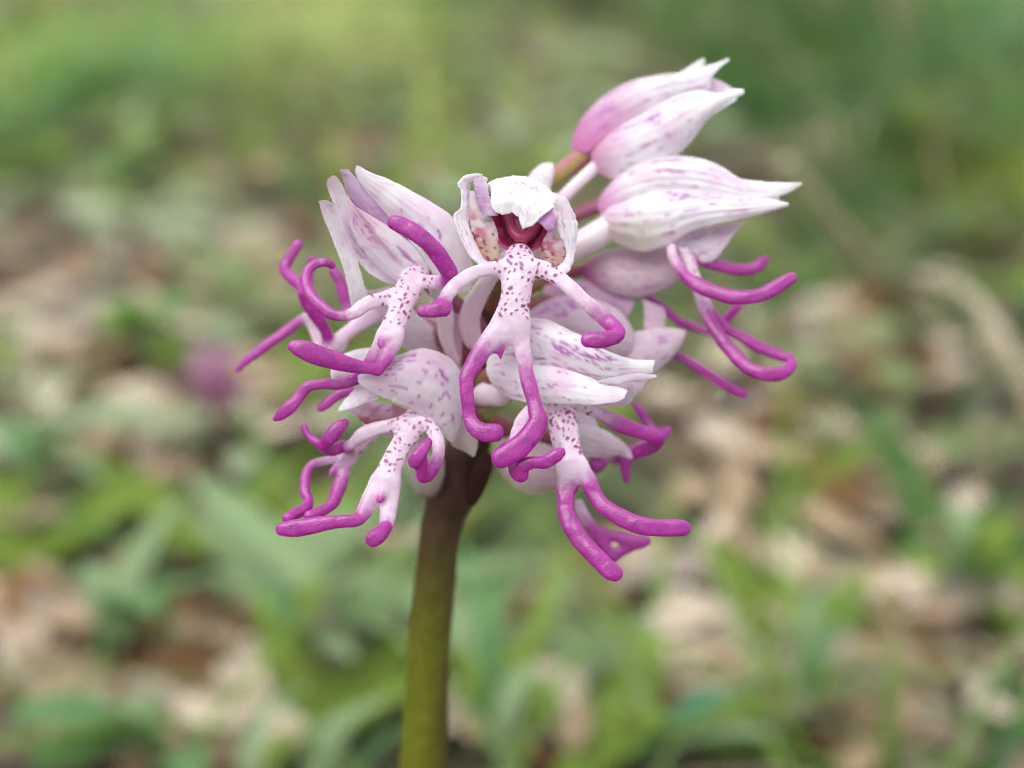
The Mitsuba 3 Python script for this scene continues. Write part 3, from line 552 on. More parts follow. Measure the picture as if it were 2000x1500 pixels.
# F8: right flower under a closed white hood
f = flower(label='right flower of the orchid under a closed streaked white hood with two long points')
patch(f, 'dorsal_sepal', z3([(488, 980), (505, 920), (570, 840), (660, 768), (790, 708), (940, 688), (1100, 700), (1240, 750), (1370, 828), (1560, 848), (1742, 850)], 15, 9), z3([(490, 1040), (540, 1010), (640, 960), (760, 930), (880, 915), (1000, 915), (1120, 925), (1260, 945), (1400, 958), (1580, 940), (1742, 866)], 13, 9),
      bulge=.22, pigf=pig(1, .4, seed=50, veins=.25, fl=.22, len_=6, flcol=np.array([.74, .30, .60])), seed=27, nu=80, ridges=.07)
patch(f, 'lateral_sepal', z3([(488, 1040), (560, 985), (700, 920), (880, 885), (1060, 890), (1240, 915), (1430, 940), (1560, 955), (1663, 978)], 14, 8), z3([(492, 1090), (530, 1190), (660, 1262), (790, 1285), (940, 1225), (1100, 1140), (1300, 1095), (1500, 1042), (1657, 994)], 13, 8),
      bulge=.26, pigf=pig(.6, .6, seed=51, veins=.25, fl=.2, len_=6, dusk=lambda c, u, v, P: mixc(c, np.array([.55, .45, .33]), .6 * smooth01(.35, .8, v) * smooth01(.0, .12, u) * (1 - smooth01(.2, .5, u)))), seed=28, nu=80, ridges=.08)
patch(f, 'lateral_sepal', z3([(860, 1180), (1000, 1160), (1150, 1130), (1300, 1105), (1398, 1093)], 13, 12), z3([(900, 1260), (1000, 1300), (1100, 1340), (1180, 1340), (1260, 1270)], 13, 12), bulge=.15, pigf=pig(0, .6, seed=52, mauve=.1), seed=29)
patch(f, 'dorsal_sepal', z3([(490, 1000), (570, 850), (790, 715), (1100, 706), (1370, 832), (1600, 870)], 15.5, 10), z3([(490, 1080), (600, 1220), (800, 1270), (1100, 1130), (1300, 1080), (1600, 1000)], 14.5, 9), bulge=.3, flipn=-1, pigf=pig(.5, .3, seed=53), seed=30)
lip(f, [('lip', [(1322, 478, 12, 13, 0), (1340, 500, 11.6, 12, .05), (1355, 535, 11.4, 12, .05), (1366, 570, 11.2, 12, .15), (1374, 592, 11, 12, .4)], 1.2),
        ('leg_lobe#a', [(1377, 600, 11, 13, .5), (1396, 646, 10.5, 13.5, 1), (1422, 680, 10, 13, 1), (1452, 711, 9.5, 13, 1), (1486, 729, 9, 12.5, 1), (1517, 732, 9, 12.5, 1), (1538, 722, 9.3, 12, 1), (1546, 708, 9.8, 10, 1)], 1.1),
        ('leg_lobe#b', [(1380, 595, 12, 11, .7), (1400, 625, 12.4, 11, 1), (1420, 643, 12.4, 11, 1), (1446, 658, 12.2, 11, 1), (1486, 679, 12, 11.5, 1), (1522, 694, 11.8, 11.5, 1), (1542, 700, 11.6, 10, 1)], 1.1),
        ('arm_lobe#a', [(1312, 482, 11, 9, .1), (1316, 505, 9.5, 10, .45), (1328, 526, 9, 11.5, .7), (1348, 547, 8.4, 13, .95), (1376, 563, 8, 14, 1), (1412, 576, 7.6, 14, 1), (1450, 581, 7.2, 14, 1), (1494, 573, 7, 14, 1), (1528, 554, 7, 13, 1), (1545, 543, 7, 11, 1)], 1.05),
        ('arm_lobe#b', [(1335, 492, 12, 9, .2), (1356, 504, 12.5, 10, .7), (1388, 515, 13, 11, 1), (1424, 524, 13, 11.5, 1), (1462, 526, 13, 11.5, 1), (1483, 517, 13, 11, 1), (1492, 508, 13, 9, 1)], 1.05)],
    h=.14, spots=16, seed=9, k=.35)
tube(f, 'ovary', [(1000, 470, 12, 12), (1060, 450, 13.5, 13), (1120, 422, 14, 14), (1180, 398, 14, 15)], ovc((.26, .06, .11), (.24, .09, .11)))
tube(f, 'spur', [(1195, 440, 13, 24), (1160, 462, 13, 26), (1120, 485, 13, 24), (1080, 510, 13, 18)], pale, bsdf='lip_skin')

# F9: shaded closed bud below it
f = flower('bud', 'shaded pink bud under the right flower')
patch(f, 'sepal', z4([(200, 470), (240, 390), (380, 320), (550, 290), (700, 290), (860, 320), (980, 400)], 17, 14), z4([(205, 490), (290, 570), (430, 622), (560, 642), (700, 622), (830, 560), (960, 450)], 16, 14), bulge=.28, pigf=pig(1, .35, seed=60, fl=.3, tint=np.array([.84, .70, .77]), flcol=np.array([.58, .10, .34])), seed=31)
patch(f, 'sepal', z4([(200, 470), (240, 390), (380, 320), (550, 290), (700, 290), (860, 320), (980, 400)], 17, 14.2), z4([(205, 490), (290, 570), (430, 620), (560, 640), (700, 620), (830, 558), (960, 450)], 16.2, 14.2), bulge=.3, flipn=-1, pigf=pig(1, .3, seed=61), seed=32)
tube(f, 'ovary', [(1010, 575, 14, 14), (1060, 550, 15.5, 14), (1110, 535, 16.5, 13), (1150, 525, 16.5, 12)], ovc())

# F10: flower behind on the right
f = flower(label='blurred pale flower at the right, behind the lower right hood')
patch(f, 'dorsal_sepal', [(1030, 610, 12), (1090, 580, 12), (1150, 582, 12), (1200, 600, 12.5), (1235, 640, 13)], [(1030, 660, 11), (1090, 672, 11.5), (1150, 690, 12), (1200, 700, 12.5), (1232, 695, 13)], bulge=.22, pigf=pig(.3, .7, seed=70, mauve=.15, tint=np.array([.80, .68, .74]), len_=4), seed=33)
patch(f, 'lateral_sepal', [(1190, 660, 14), (1240, 648, 13.5), (1290, 640, 13), (1340, 646, 13)], [(1190, 735, 14), (1245, 738, 13.5), (1295, 715, 13), (1334, 668, 13)], bulge=.2, pigf=pig(.2, .6, seed=71, mauve=.12, tint=np.array([.84, .75, .80]), len_=4), seed=34)
patch(f, 'lateral_sepal', [(1150, 680, 14), (1200, 720, 14), (1240, 740, 14), (1268, 725, 14)], [(1150, 760, 14), (1190, 795, 14), (1222, 788, 14), (1250, 765, 14)], bulge=.2, pigf=pig(.2, .4, seed=74, mauve=.3, tint=np.array([.80, .66, .74])), seed=46)
patch(f, 'petal', [(1255, 585, 15), (1258, 610, 15), (1256, 640, 14.5)], [(1295, 600, 15), (1300, 625, 15), (1290, 655, 14.5)], bulge=.15, pigf=pig(.2, .3, seed=73, mauve=.15, tint=np.array([.82, .72, .77])), seed=47)
patch(f, 'petal', [(1060, 560, 15), (1130, 545, 15.5), (1190, 560, 16), (1240, 590, 16)], [(1070, 600, 15), (1140, 600, 15), (1190, 612, 16), (1225, 620, 16)], bulge=.15, pigf=pig(.2, .5, seed=72, mauve=.45, tint=np.array([.80, .66, .74])), seed=35)
lip(f, [('lip', [(1240, 575, 17, 10, .3), (1262, 580, 17, 9, .6)], 1.1), ('arm_lobe#a', [(1266, 582, 17, 8, .8), (1282, 592, 17, 9, 1), (1304, 610, 17, 9.5, 1), (1330, 630, 17, 8.5, 1), (1352, 637, 17, 8.5, 1), (1374, 647, 16.5, 8, 1), (1400, 642, 16, 8, 1), (1420, 622, 15.5, 8.5, 1), (1442, 598, 15, 8, 1)], 1.05)], h=.18, seed=10, k=.3)
lip(f, [('lip', [(1255, 672, 15, 10, .3), (1285, 682, 15, 9, .5)], 1.1), ('leg_lobe', [(1290, 684, 15, 7, .7), (1312, 691, 15, 8.5, 1), (1346, 706, 15, 9.5, 1), (1382, 730, 15, 10.5, 1), (1420, 754, 15, 11, 1), (1452, 770, 15, 9, 1)], 1.05)], h=.18, seed=11, k=.3)

# top bud
f = flower('bud', 'topmost pink and white bud with three pointed tips')
patch(f, 'sepal', z3([(322, 650), (330, 540), (400, 420), (520, 302), (680, 220), (850, 184), (1000, 166), (1130, 132), (1210, 108), (1285, 70)], 18, 12), z3([(400, 668), (460, 620), (580, 520), (740, 420), (900, 350), (1040, 305), (1160, 275), (1185, 195), (1235, 135), (1293, 92)], 14.5, 12), bulge=.24, pigf=pig(1, .45, seed=80, fl=.6, flcol=np.array([.74, .27, .56]), veins=.2, mauve=.06), seed=36, nu=70)
patch(f, 'sepal', z3([(940, 190), (1030, 135), (1090, 95), (1128, 76)], 15, 15), z3([(1080, 210), (1120, 160), (1135, 115), (1142, 92)], 15, 15), bulge=.2, pigf=pig(0, .1, seed=81), seed=37)
patch(f, 'sepal', z3([(430, 660), (520, 560), (680, 455), (830, 370), (960, 308), (1100, 278), (1240, 298), (1320, 268), (1382, 270)], 15, 10), z3([(440, 730), (490, 800), (620, 830), (820, 760), (970, 680), (1060, 590), (1135, 470), (1250, 372), (1385, 298)], 15, 10), bulge=.26, pigf=pig(.8, .5, seed=82, fl=.3, veins=.35, flcol=np.array([.70, .22, .48])), seed=38, nu=70)
patch(f, 'sepal', z3([(322, 650), (400, 424), (680, 226), (1000, 172), (1180, 200), (1330, 272)], 18.5, 12), z3([(440, 730), (520, 800), (800, 760), (1050, 590), (1150, 460), (1330, 340)], 16, 11), bulge=.3, flipn=-1, pigf=pig(.8, .4, seed=83), seed=39)
def topov(P, m):
    x = meshkit.noise(np.stack([(-P[:, 0] * .65 + P[:, 1] * .76) * 1.7, P[:, 2] * .8, P[:, 0] * .05], -1))
    return mixc(np.array([.46, .15, .20]), np.array([.34, .25, .08]), smooth01(.45, .6, x))
tube(f, 'ovary', [(985, 440, 11, 12), (1030, 390, 12, 13), (1075, 352, 14, 16), (1115, 322, 15, 17), (1150, 298, 16, 15)], topov)
tube(f, 'spur', [(1170, 320, 15, 13), (1140, 347, 14, 12), (1100, 385, 13, 12), (1060, 425, 12, 11)], pale, bsdf='lip_skin')
# bud behind the front hood
f = flower('bud', 'small white bud tip behind the front hood')
patch(f, 'sepal', [(1020, 370, 12), (1035, 340, 12), (1055, 322, 12), (1078, 318, 12)], [(1070, 400, 12), (1075, 370, 12), (1080, 345, 12), (1082, 326, 12)], bulge=.3, pigf=pig(.2, .1, seed=85), seed=40)
patch(f, 'sepal', [(1020, 370, 12.2), (1035, 340, 12.2), (1055, 322, 12.2), (1078, 318, 12.2)], [(1070, 400, 12.2), (1075, 370, 12.2), (1080, 345, 12.2), (1082, 326, 12.2)], bulge=.3, flipn=-1, pigf=pig(.2, .1, seed=86), seed=41)
# bracts
patch(O, 'bract', [(800, 905, 15), (798, 930, 14.5), (812, 960, 15), (838, 975, 16)], [(866, 890, 15), (868, 915, 14.5), (862, 945, 15), (846, 972, 16)], bulge=.3, pigf=lambda u, v, P: mixc(np.array([.62, .55, .5]), np.array([.22, .10, .06]), smooth01(.55, 1, u)), seed=42)
patch(O, 'bract', [(944, 806, 11), (957, 796, 10.5), (975, 786, 10), (1000, 775, 10)], [(948, 820, 11), (965, 808, 10.5), (983, 797, 10), (1000, 783, 10)], bulge=.15, pigf=lambda u, v, P: np.tile([.32, .42, .16], (len(u), 1)), seed=44)
patch(O, 'bract', [(925, 990, 17), (945, 960, 15), (960, 925, 14), (965, 890, 14)], [(905, 970, 17), (915, 940, 15), (925, 910, 14), (950, 880, 14)], bulge=.2, pigf=lambda u, v, P: np.tile([.085, .042, .035], (len(u), 1)), seed=45)

# water drop under the lowest right limb
s = trimesh.creation.icosphere(4, 1.0)
dv = np.array(s.vertices) * [0.55, 0.42, 0.5]
scene['water_drop'] = mikit.ply((world(dv + L(1406, 768, 14.6)), np.array(s.faces)), 'water', smooth=True)
labels['water_drop'] = {'label': 'clear water drop hanging under a magenta limb at the right of the orchid', 'category': 'water drop'}

# ------------------------------------------------------------------ background
def terrain(x, y):
    return (meshkit.fbm(np.stack([x * 3.0, y * 3.0, x * 0], -1), 3) - .5) * 0.035 * smooth01(0.35, 0.9, y) + 0.02 * smooth01(1.5, 5, y) * (y - 1.5)

xs = np.concatenate([-np.geomspace(1.2, 80, 26)[::-1], np.linspace(-1.15, 1.15, 70), np.geomspace(1.2, 80, 26)])
ys = np.concatenate([-np.geomspace(0.25, 20, 10)[::-1], np.linspace(-0.2, 3, 110), np.geomspace(3.1, 120, 30)])
gx, gy = np.meshgrid(xs, ys, indexing='ij')
gz = terrain(gx, np.clip(gy, 0, 6))
i, j = np.meshgrid(np.arange(len(xs) - 1), np.arange(len(ys) - 1), indexing='ij')
ny = len(ys)
scene['ground'] = mikit.ply((np.stack([gx, gy, gz], -1).reshape(-1, 3), np.stack([i * ny + j, (i + 1) * ny + j, (i + 1) * ny + j + 1, i * ny + j + 1], -1).reshape(-1, 4)), 'soil', smooth=True)
labels['ground'] = {'label': 'dark woodland soil under the leaf litter and grass', 'category': 'ground', 'kind': 'structure'}

def leaf_shape(L_, W_, curl=0.3, fold=0.2, twist=0.0, nu=9, nv=5, point=1.0, wave=0.0, seed=0, lobes=0.0):
    """a leaf in its own frame: stalk end at the origin, along +x, upper face +z"""
    u, v = np.linspace(0, 1, nu), np.linspace(-1, 1, nv)
    U, V = np.meshgrid(u, v, indexing='ij')
    w = W_ / 2 * np.sin(np.pi * U ** 0.85) ** (0.75 * point) * (1 + lobes * np.sin(U * 22)) + 0.0008
    x = L_ * U
    y = V * w
    z = fold * w * np.abs(V) - curl * L_ * (U ** 2) * 0.6 + wave * W_ * np.sin(U * 9 + V * 2 + seed) * 0.25
    ang = twist * U
    P = np.stack([x, y * np.cos(ang) - z * np.sin(ang), y * np.sin(ang) + z * np.cos(ang)], -1)
    i, j = np.meshgrid(np.arange(nu - 1), np.arange(nv - 1), indexing='ij')
    f = np.stack([i * nv + j, (i + 1) * nv + j, (i + 1) * nv + j + 1, i * nv + j + 1], -1).reshape(-1, 4)
    return P.reshape(-1, 3), np.vstack([f[:, [0, 1, 2]], f[:, [0, 2, 3]]]), U.ravel(), V.ravel()

def frame(az, el, roll=0.0):
    ca, sa, ce, se, cr, sr = math.cos(az), math.sin(az), math.cos(el), math.sin(el), math.cos(roll), math.sin(roll)
    X = np.array([ca * ce, sa * ce, se]); Y = np.array([-sa, ca, 0]); Z = np.cross(X, Y)
    return np.stack([X, Y * cr + Z * sr, Z * cr - Y * sr], 1)

def leaf_col(base, U, V, seed, dry=False):
    n = meshkit.fbm(np.stack([U * 4, V * 2, U * 0 + seed], -1), 2)
    c = np.asarray(base) * (0.8 + 0.4 * n)[:, None]
    rib = np.exp(-(V / 0.18) ** 2)[:, None]
    return c * (1 + (0.25 if not dry else -0.2) * rib)

def in_view(x, y, m=0.42):
    return abs(x) < m * y + 0.03

# --- patches of the forest floor, as (photo x, y of the middle, half sizes): where the litter lies bare
BARE = [(150, 650, 330, 150), (330, 800, 380, 110), (560, 800, 200, 120), (1450, 850, 260, 170), (1330, 1260, 250, 170), (1700, 700, 220, 130), (1900, 1300, 200, 160), (470, 1330, 160, 140), (1750, 960, 200, 90),
        (120, 1250, 130, 90), (600, 480, 200, 90), (1100, 1200, 80, 110), (1650, 1430, 170, 90), (200, 520, 250, 80), (750, 300, 180, 50), (1560, 1180, 150, 70), (1000, 1440, 140, 80)]
def screen_xy(p):
    r = np.asarray(p) - C
    z = r @ FW
    return 1000 + FPX * (r @ RT) / z, 750 - FPX * (r @ UP) / z
BW = []
for bx, by, sx, sy in BARE:
    c0 = ground(bx, by)[:2]; ax = abs(ground(bx + sx, by)[0] - c0[0]); ay = (ground(bx, by - sy)[1] - ground(bx, by + sy)[1]) / 2
    BW.append((c0[0], c0[1], ax, ay))
def bare(x, y):
    return max(math.exp(-(((x - a) / sx) ** 2 + ((y - b) / sy) ** 2)) for a, b, sx, sy in BW)

# --- dead leaves: 300 one by one, the rest as litter
DRY = {'pale': (0.72, 0.60, 0.46), 'tan': (0.52, 0.385, 0.25), 'brown': (0.22, 0.12, 0.06), 'grey': (0.40, 0.34, 0.27)}
dry_names = {'pale': ('bleached beige dead leaf lying in the leaf litter', 'pale dead leaves of the litter'), 'tan': ('tan dead leaf lying in the leaf litter', 'tan dead leaves of the litter'),
             'brown': ('dark brown dead leaf lying in the leaf litter', 'brown dead leaves of the litter'), 'grey': ('greyish dead leaf lying in the leaf litter', 'grey dead leaves of the litter')}
variants = {}
for kind, base in DRY.items():
    for k in range(4):
        P, f, U, V = leaf_shape(1.0, rng.uniform(.42, .7), rng.uniform(-.25, .45), rng.uniform(-.3, .6), rng.uniform(-.6, .6), nu=13, nv=7, point=rng.uniform(.7, 1.2), wave=rng.uniform(.1, .5), seed=k, lobes=rng.choice([0, .12]))
        P = P - P.mean(0)
        variants[kind, k] = P, f, U, V
litter = []
def where(px, py):
    col = 'left' if px < 600 else ('right' if px > 1400 else 'middle')
    row = 'top' if py < 380 else ('bottom' if py > 1150 else ('upper' if py < 700 else 'lower'))
    return f'{row} {col}'
def dead_leaf(x, y, size, kind, az, el, roll, solo, label=None, lift=0.0):
    P, f, U, V = variants[kind, int(rng.integers(4))]
    R = frame(az, el, roll) * size
    z = float(terrain(np.array([x]), np.array([y]))[0]) + lift + 0.006 + size * 0.12
    px, py = screen_xy([x, y, z])
    if solo and (label or (0 < px < 2000 and py < 1500)):
        k = key_of('dead_leaf')
        put_up(k, P @ R.T + [x, y, z], f, np.clip(leaf_col(DRY[kind], U, V, rng.uniform(0, 50), True) * rng.uniform(.8, 1.15), 0, 1), 'dry_skin', .25)
        w, big = where(px, py), 'large' if size > .032 else 'small'
        word = {'pale': 'bleached beige', 'tan': 'tan', 'brown': 'dark brown', 'grey': 'greyish'}[kind]
        labels[k] = {'label': label, 'category': 'dead leaf'} if label else {'label': f'{big} {word} dead leaf lying in the litter at the {w}', 'category': 'dead leaf', 'group': f'{big} {word} dead leaves at the {w}'}
        return True
    litter.append((P @ R.T + [x, y, z], f, np.clip(leaf_col(DRY[kind], U, V, rng.uniform(0, 50), True) * rng.uniform(.75, 1.2), 0, 1)))
    return False

# the ones that stand out in the photograph
HERO = [(1400, 870, 'pale', 95, 'pale dead leaf in the litter right of the lower right flower'), (1680, 860, 'pale', 110, 'pale dead leaf in the litter near the right edge, level with the hoods'),
        (1460, 1090, 'tan', 110, 'tan curled dead leaf right of the lowest magenta limb'), (1340, 1225, 'pale', 150, 'bleached dead leaf in the litter below the lowest right limb'), (1280, 1310, 'pale', 120, 'bleached dead leaf below the other bleached one at the lower right'),
        (1440, 1320, 'tan', 140, 'tan dead leaf beside the bleached leaves at the lower right'), (1960, 1410, 'pale', 130, 'pale dead leaf at the bottom right corner'), (480, 1350, 'pale', 120, 'pale dead leaf left of the stem near the bottom'),
        (410, 1420, 'pale', 110, 'pale dead leaf nearest the bottom left of the stem'), (520, 1290, 'pale', 100, 'pale dead leaf left of the stem above the other pale ones'), (370, 1330, 'brown', 120, 'rust brown dead leaf left of the stem'),
        (365, 650, 'pale', 70, 'pale dead leaf left of the far left flower'), (30, 740, 'pale', 80, 'pale dead leaf at the left edge of the picture'), (110, 780, 'pale', 110, 'pale dead leaf right of the one at the left edge'),
        (515, 760, 'pale', 110, 'pale dead leaf behind the second orchid head'), (590, 860, 'pale', 150, 'large pale dead leaf behind the folded limbs of the lower left flowers'), (130, 1250, 'tan', 150, 'tan dead leaf at the lower left above the broad leaves'),
        (1120, 1190, 'brown', 120, 'red brown dead leaf below the lower right flower'), (960, 1420, 'tan', 150, 'tan dead leaf right of the stem at the bottom edge'), (60, 1030, 'tan', 110, 'tan dead leaf at the left edge below the middle'),
        (1640, 980, 'brown', 120, 'dark brown dead leaf right of the lowest magenta limb'), (1730, 750, 'brown', 130, 'dark brown dead leaf right of the curved limbs'), (480, 500, 'tan', 110, 'tan dead leaf above the far left flower'),
        (1650, 610, 'tan', 110, 'tan dead leaf at the right below the dry stalk'), (1890, 1180, 'grey', 140, 'greyish dead leaf near the right edge in the lower half'), (1760, 1320, 'tan', 160, 'large tan dead leaf at the lower right')]
for hx, hy, kind, size, lab in HERO:
    g = ground(hx, hy, 0.012)
    dist = np.linalg.norm(g - C)
    dead_leaf(g[0], g[1], 1.25 * size / FPX * dist, kind, rng.uniform(0, 6.28), rng.uniform(-.15, .35), rng.uniform(-.4, .4), True, lab, lift=0.008)
kinds = ['pale', 'tan', 'brown', 'grey']
n_solo = 0
cand = []
for _ in range(14000):
    y = 0.24 + 2.6 * rng.random() ** 1.5
    x = rng.uniform(-1, 1) * (0.85 * y + 0.12)
    b = bare(x, y) if abs(x) < .45 * y + .04 else float(smooth01(.4, .6, meshkit.noise(np.array([[x * 7, y * 4, 3.0]]))[0]))
    p = (0.05 + 1.0 * b) * (1.0 if y < 1.2 else 0.35)
    if rng.random() < p * 0.55:
        cand.append((x, y, b))
cand.sort(key=lambda c: c[1] - 0.25 * c[2] + 9 * (abs(c[0]) > .44 * c[1] + .03))
for x, y, b in cand:
    solo = n_solo < 300 - len(HERO)
    kind = kinds[int(rng.choice(4, p=[.24, .42, .15, .19]))]
    n_solo += dead_leaf(x, y, rng.uniform(.015, .036) * (1 + .25 * (y > .9)), kind, rng.uniform(0, 6.28), rng.normal(0, .25), rng.normal(0, .35), solo)

def merge(parts):
    off, vs, fs, cs = 0, [], [], []
    for v, f, c in parts:
        vs.append(v); fs.append(f + off); cs.append(c); off += len(v)
    return np.vstack(vs), np.vstack(fs), np.vstack(cs)
if litter:
    put_up('leaf_litter', *merge(litter), 'dry_skin')
    labels['leaf_litter'] = {'label': 'small far dead leaves scattered through the grass', 'category': 'leaf litter', 'kind': 'stuff'}

# --- grass
def blade(x, y, h, w, az, lean, col, z0=None, n=5, dry=False):
    t = np.linspace(0, 1, n)
    z = (float(terrain(np.array([x]), np.array([y]))[0]) if z0 is None else z0)
    dirx, diry = math.cos(az), math.sin(az)
    px = x + dirx * lean * h * t ** 1.8
    py = y + diry * lean * h * t ** 1.8
    pz = z + h * (t - 0.35 * min(lean, 1.6) * t ** 2.4)
    sx, sy = -diry, dirx
    ww = w / 2 * (1 - t ** 2.2) + 0.0002
    c = np.stack([px, py, pz], -1)
    s = np.array([sx, sy, 0])
    mid = c - np.array([0, 0, 1]) * (ww * 0.35)[:, None]
    v = np.stack([c - s * ww[:, None], mid, c + s * ww[:, None]], 1).reshape(-1, 3)
    f = []
    for i in range(n - 1):
        for k in range(2):
            a = i * 3 + k
            f += [[a, a + 1, a + 4], [a, a + 4, a + 3]]
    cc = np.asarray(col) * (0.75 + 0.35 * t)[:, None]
    return v, np.array(f), np.clip(np.repeat(cc, 3, axis=0), 0, 1)

GREENS = np.array([[0.27, 0.36, 0.065], [0.15, 0.32, 0.085], [0.35, 0.40, 0.14], [0.16, 0.30, 0.14], [0.09, 0.19, 0.045]])
def grass_amount(x, y):
    sx = x / max(y, .1)
    g = 0.08 + 0.14 * smooth01(.4, .7, y) + 0.95 * smooth01(.75, 1.4, y) + 0.5 * smooth01(.0, .3, sx) * smooth01(.6, 1.0, y)
    return float(g * (1 - 0.97 * bare(x, y)))
near_parts, far_parts = [], []
for _ in range(30000):
    y = 0.25 + 5.5 * rng.random() ** 1.7
    x = rng.uniform(-1, 1) * (0.85 * y + 0.12)
    clump = float(meshkit.fbm(np.array([[x * 7, y * 2.2, 2.0]]), 2)[0])
    if rng.random() > grass_amount(x, y) * smooth01(.30, .55, clump) * 1.3:
        continue
    sx = x / y
    right = float(smooth01(-.05, .25, sx))
    h = rng.uniform(.03, .08) if y < .9 else rng.uniform(.05, .13) * (1 + .3 * right)
    if y > 1.0 and rng.random() < .06:
        h *= 1.9
    if y > 2.5:
        h *= 1.5
    tone = float(meshkit.noise(np.array([[x * 6 + 40, y * 1.5, 7.0]]))[0])
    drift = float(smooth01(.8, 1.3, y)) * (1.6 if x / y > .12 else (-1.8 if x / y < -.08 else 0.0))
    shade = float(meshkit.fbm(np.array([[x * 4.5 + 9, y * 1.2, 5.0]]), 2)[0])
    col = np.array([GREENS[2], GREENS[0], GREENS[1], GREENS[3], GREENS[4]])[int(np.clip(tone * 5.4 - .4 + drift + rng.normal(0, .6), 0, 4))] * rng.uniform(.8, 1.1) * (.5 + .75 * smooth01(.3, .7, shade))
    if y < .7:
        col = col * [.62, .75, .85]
    if rng.random() < .10:
        col = np.array([.42, .36, .22]) * rng.uniform(.7, 1.1)
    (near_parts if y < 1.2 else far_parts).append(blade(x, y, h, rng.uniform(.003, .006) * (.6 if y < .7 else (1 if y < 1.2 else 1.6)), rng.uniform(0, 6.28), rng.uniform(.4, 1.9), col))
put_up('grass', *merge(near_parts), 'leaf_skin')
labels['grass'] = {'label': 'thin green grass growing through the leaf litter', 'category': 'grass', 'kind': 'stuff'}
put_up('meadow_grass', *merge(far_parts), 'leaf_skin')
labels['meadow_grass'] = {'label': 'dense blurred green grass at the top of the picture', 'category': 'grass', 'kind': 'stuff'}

# --- low herbs: every plant a thing
HERB = np.array([[0.24, 0.31, 0.14], [0.18, 0.27, 0.055], [0.35, 0.41, 0.25], [0.11, 0.20, 0.07], [0.28, 0.30, 0.075]])
def herb(x, y, n, size, hgt, col, label, group):
    parts = []
    z0 = float(terrain(np.array([x]), np.array([y]))[0])
    for i in range(n):
        az = i * 2.4 + rng.uniform(-.5, .5)
        r = rng.uniform(.1, 1) * size * 1.1
        hz = hgt * rng.uniform(.5, 1)
        P, f, U, V = leaf_shape(size * rng.uniform(.75, 1.2), size * rng.uniform(.38, .62), rng.uniform(.0, .35), rng.uniform(0, .4), nu=7, nv=5)
        top = np.array([x + r * math.cos(az), y + r * math.sin(az), z0 + hz])
        c = col * rng.uniform(.8, 1.2)
        parts.append((P @ frame(az, rng.uniform(-.2, .35), rng.normal(0, .3)).T + top, f, np.clip(leaf_col(c, U, V, rng.uniform(0, 30)), 0, 1)))
        a, b = np.array([x, y, z0 - .004]), top
        s = np.array([-math.sin(az), math.cos(az), 0]) * .0006
        parts.append((np.array([a - s, a + s, b + s, b - s]), np.array([[0, 1, 2], [0, 2, 3]]), np.tile(col * .8, (4, 1))))
    k = key_of('herb')
    put_up(k, *merge(parts), 'leaf_skin')
    labels[k] = {'label': label, 'category': 'herb'}
    if group:
        labels[k]['group'] = group
cnt = 0
for _ in range(4000):
    if cnt >= 230:
        break
    y = 0.43 + 1.9 * rng.random() ** 1.25
    x = rng.uniform(-1, 1) * (0.42 * y + .02)
    left = smooth01(.1, -.15, x / y)
    p = (0.35 + 0.65 * float(left)) * (1 - .95 * bare(x, y))
    if rng.random() > p:
        continue
    cnt += 1
    t = int(np.clip(5.6 * float(meshkit.noise(np.array([[x * 6, y * 4, 11.0]]))[0]) - .3 + rng.normal(0, .9), 0, 4.9))
    kind = ['grey green', 'grass green', 'pale green', 'dark green', 'yellow green'][t]
    herb(x, y, int(rng.integers(4, 8)), rng.uniform(.017, .032) * (1 + .4 * (y > 1)), rng.uniform(.012, .045), HERB[t], f'{kind} herb with rounded leaves blurred in the ground cover at the {where(*screen_xy([x, y, .02]))}', f'{kind} herbs at the {where(*screen_xy([x, y, .02]))}')

# --- broad leaved plants low at the left and beside the stem: (photo points of the leaf from base to tip, width px, colour), each leaf a part
def broad_plant(name, label, leaves, category='plant'):
    labels[name] = {'label': label, 'category': category}
    for (bx, by, bh), (tx, ty, th_), wid, col in leaves:
        a, b = ground(bx, by, bh), ground(tx, ty, th_)
        n, nv = 14, 7
        d = b - a; Ln = np.linalg.norm(d)
        side = np.cross(d, [0, 0, 1]); side /= np.linalg.norm(side)
        up = np.cross(side, d / Ln)
        w = wid / FPX * np.linalg.norm((a + b) / 2 - C)
        u, v = np.linspace(0, 1, n), np.linspace(-1, 1, nv)
        U, V = np.meshgrid(u, v, indexing='ij')
        hw = w / 2 * np.sin(np.pi * np.clip(U * .93 + .05, 0, 1)) ** .7
        P = a + d * U[..., None] + side * (V * hw)[..., None] + up * (0.10 * Ln * np.sin(np.pi * U) + .3 * hw * np.abs(V) + .05 * w * np.sin(U * 7 + V * 2))[..., None]
        i, j = np.meshgrid(np.arange(n - 1), np.arange(nv - 1), indexing='ij')
        f = np.stack([i * nv + j, (i + 1) * nv + j, (i + 1) * nv + j + 1, i * nv + j + 1], -1).reshape(-1, 4)
        f = np.vstack([f[:, [0, 1, 2]], f[:, [0, 2, 3]]])
        put_up(key_of(f'{name}__leaf'), P.reshape(-1, 3), f, np.clip(leaf_col(col, U.ravel(), V.ravel(), bx * .01), 0, 1), 'leaf_skin', .3)
BG, LG, YG, DG = np.array([.15, .28, .115]), np.array([.27, .37, .19]), np.array([.20, .29, .055]), np.array([.085, .165, .05])
broad_plant('broad_leaved_plant', 'broad leaved green plant filling the bottom left corner', [((330, 1470, .01), (20, 1400, .03), 130, BG), ((330, 1480, .012), (60, 1500, .03), 120, DG), ((300, 1450, .01), (180, 1370, .04), 110, LG), ((330, 1480, .01), (380, 1540, .02), 100, BG)])
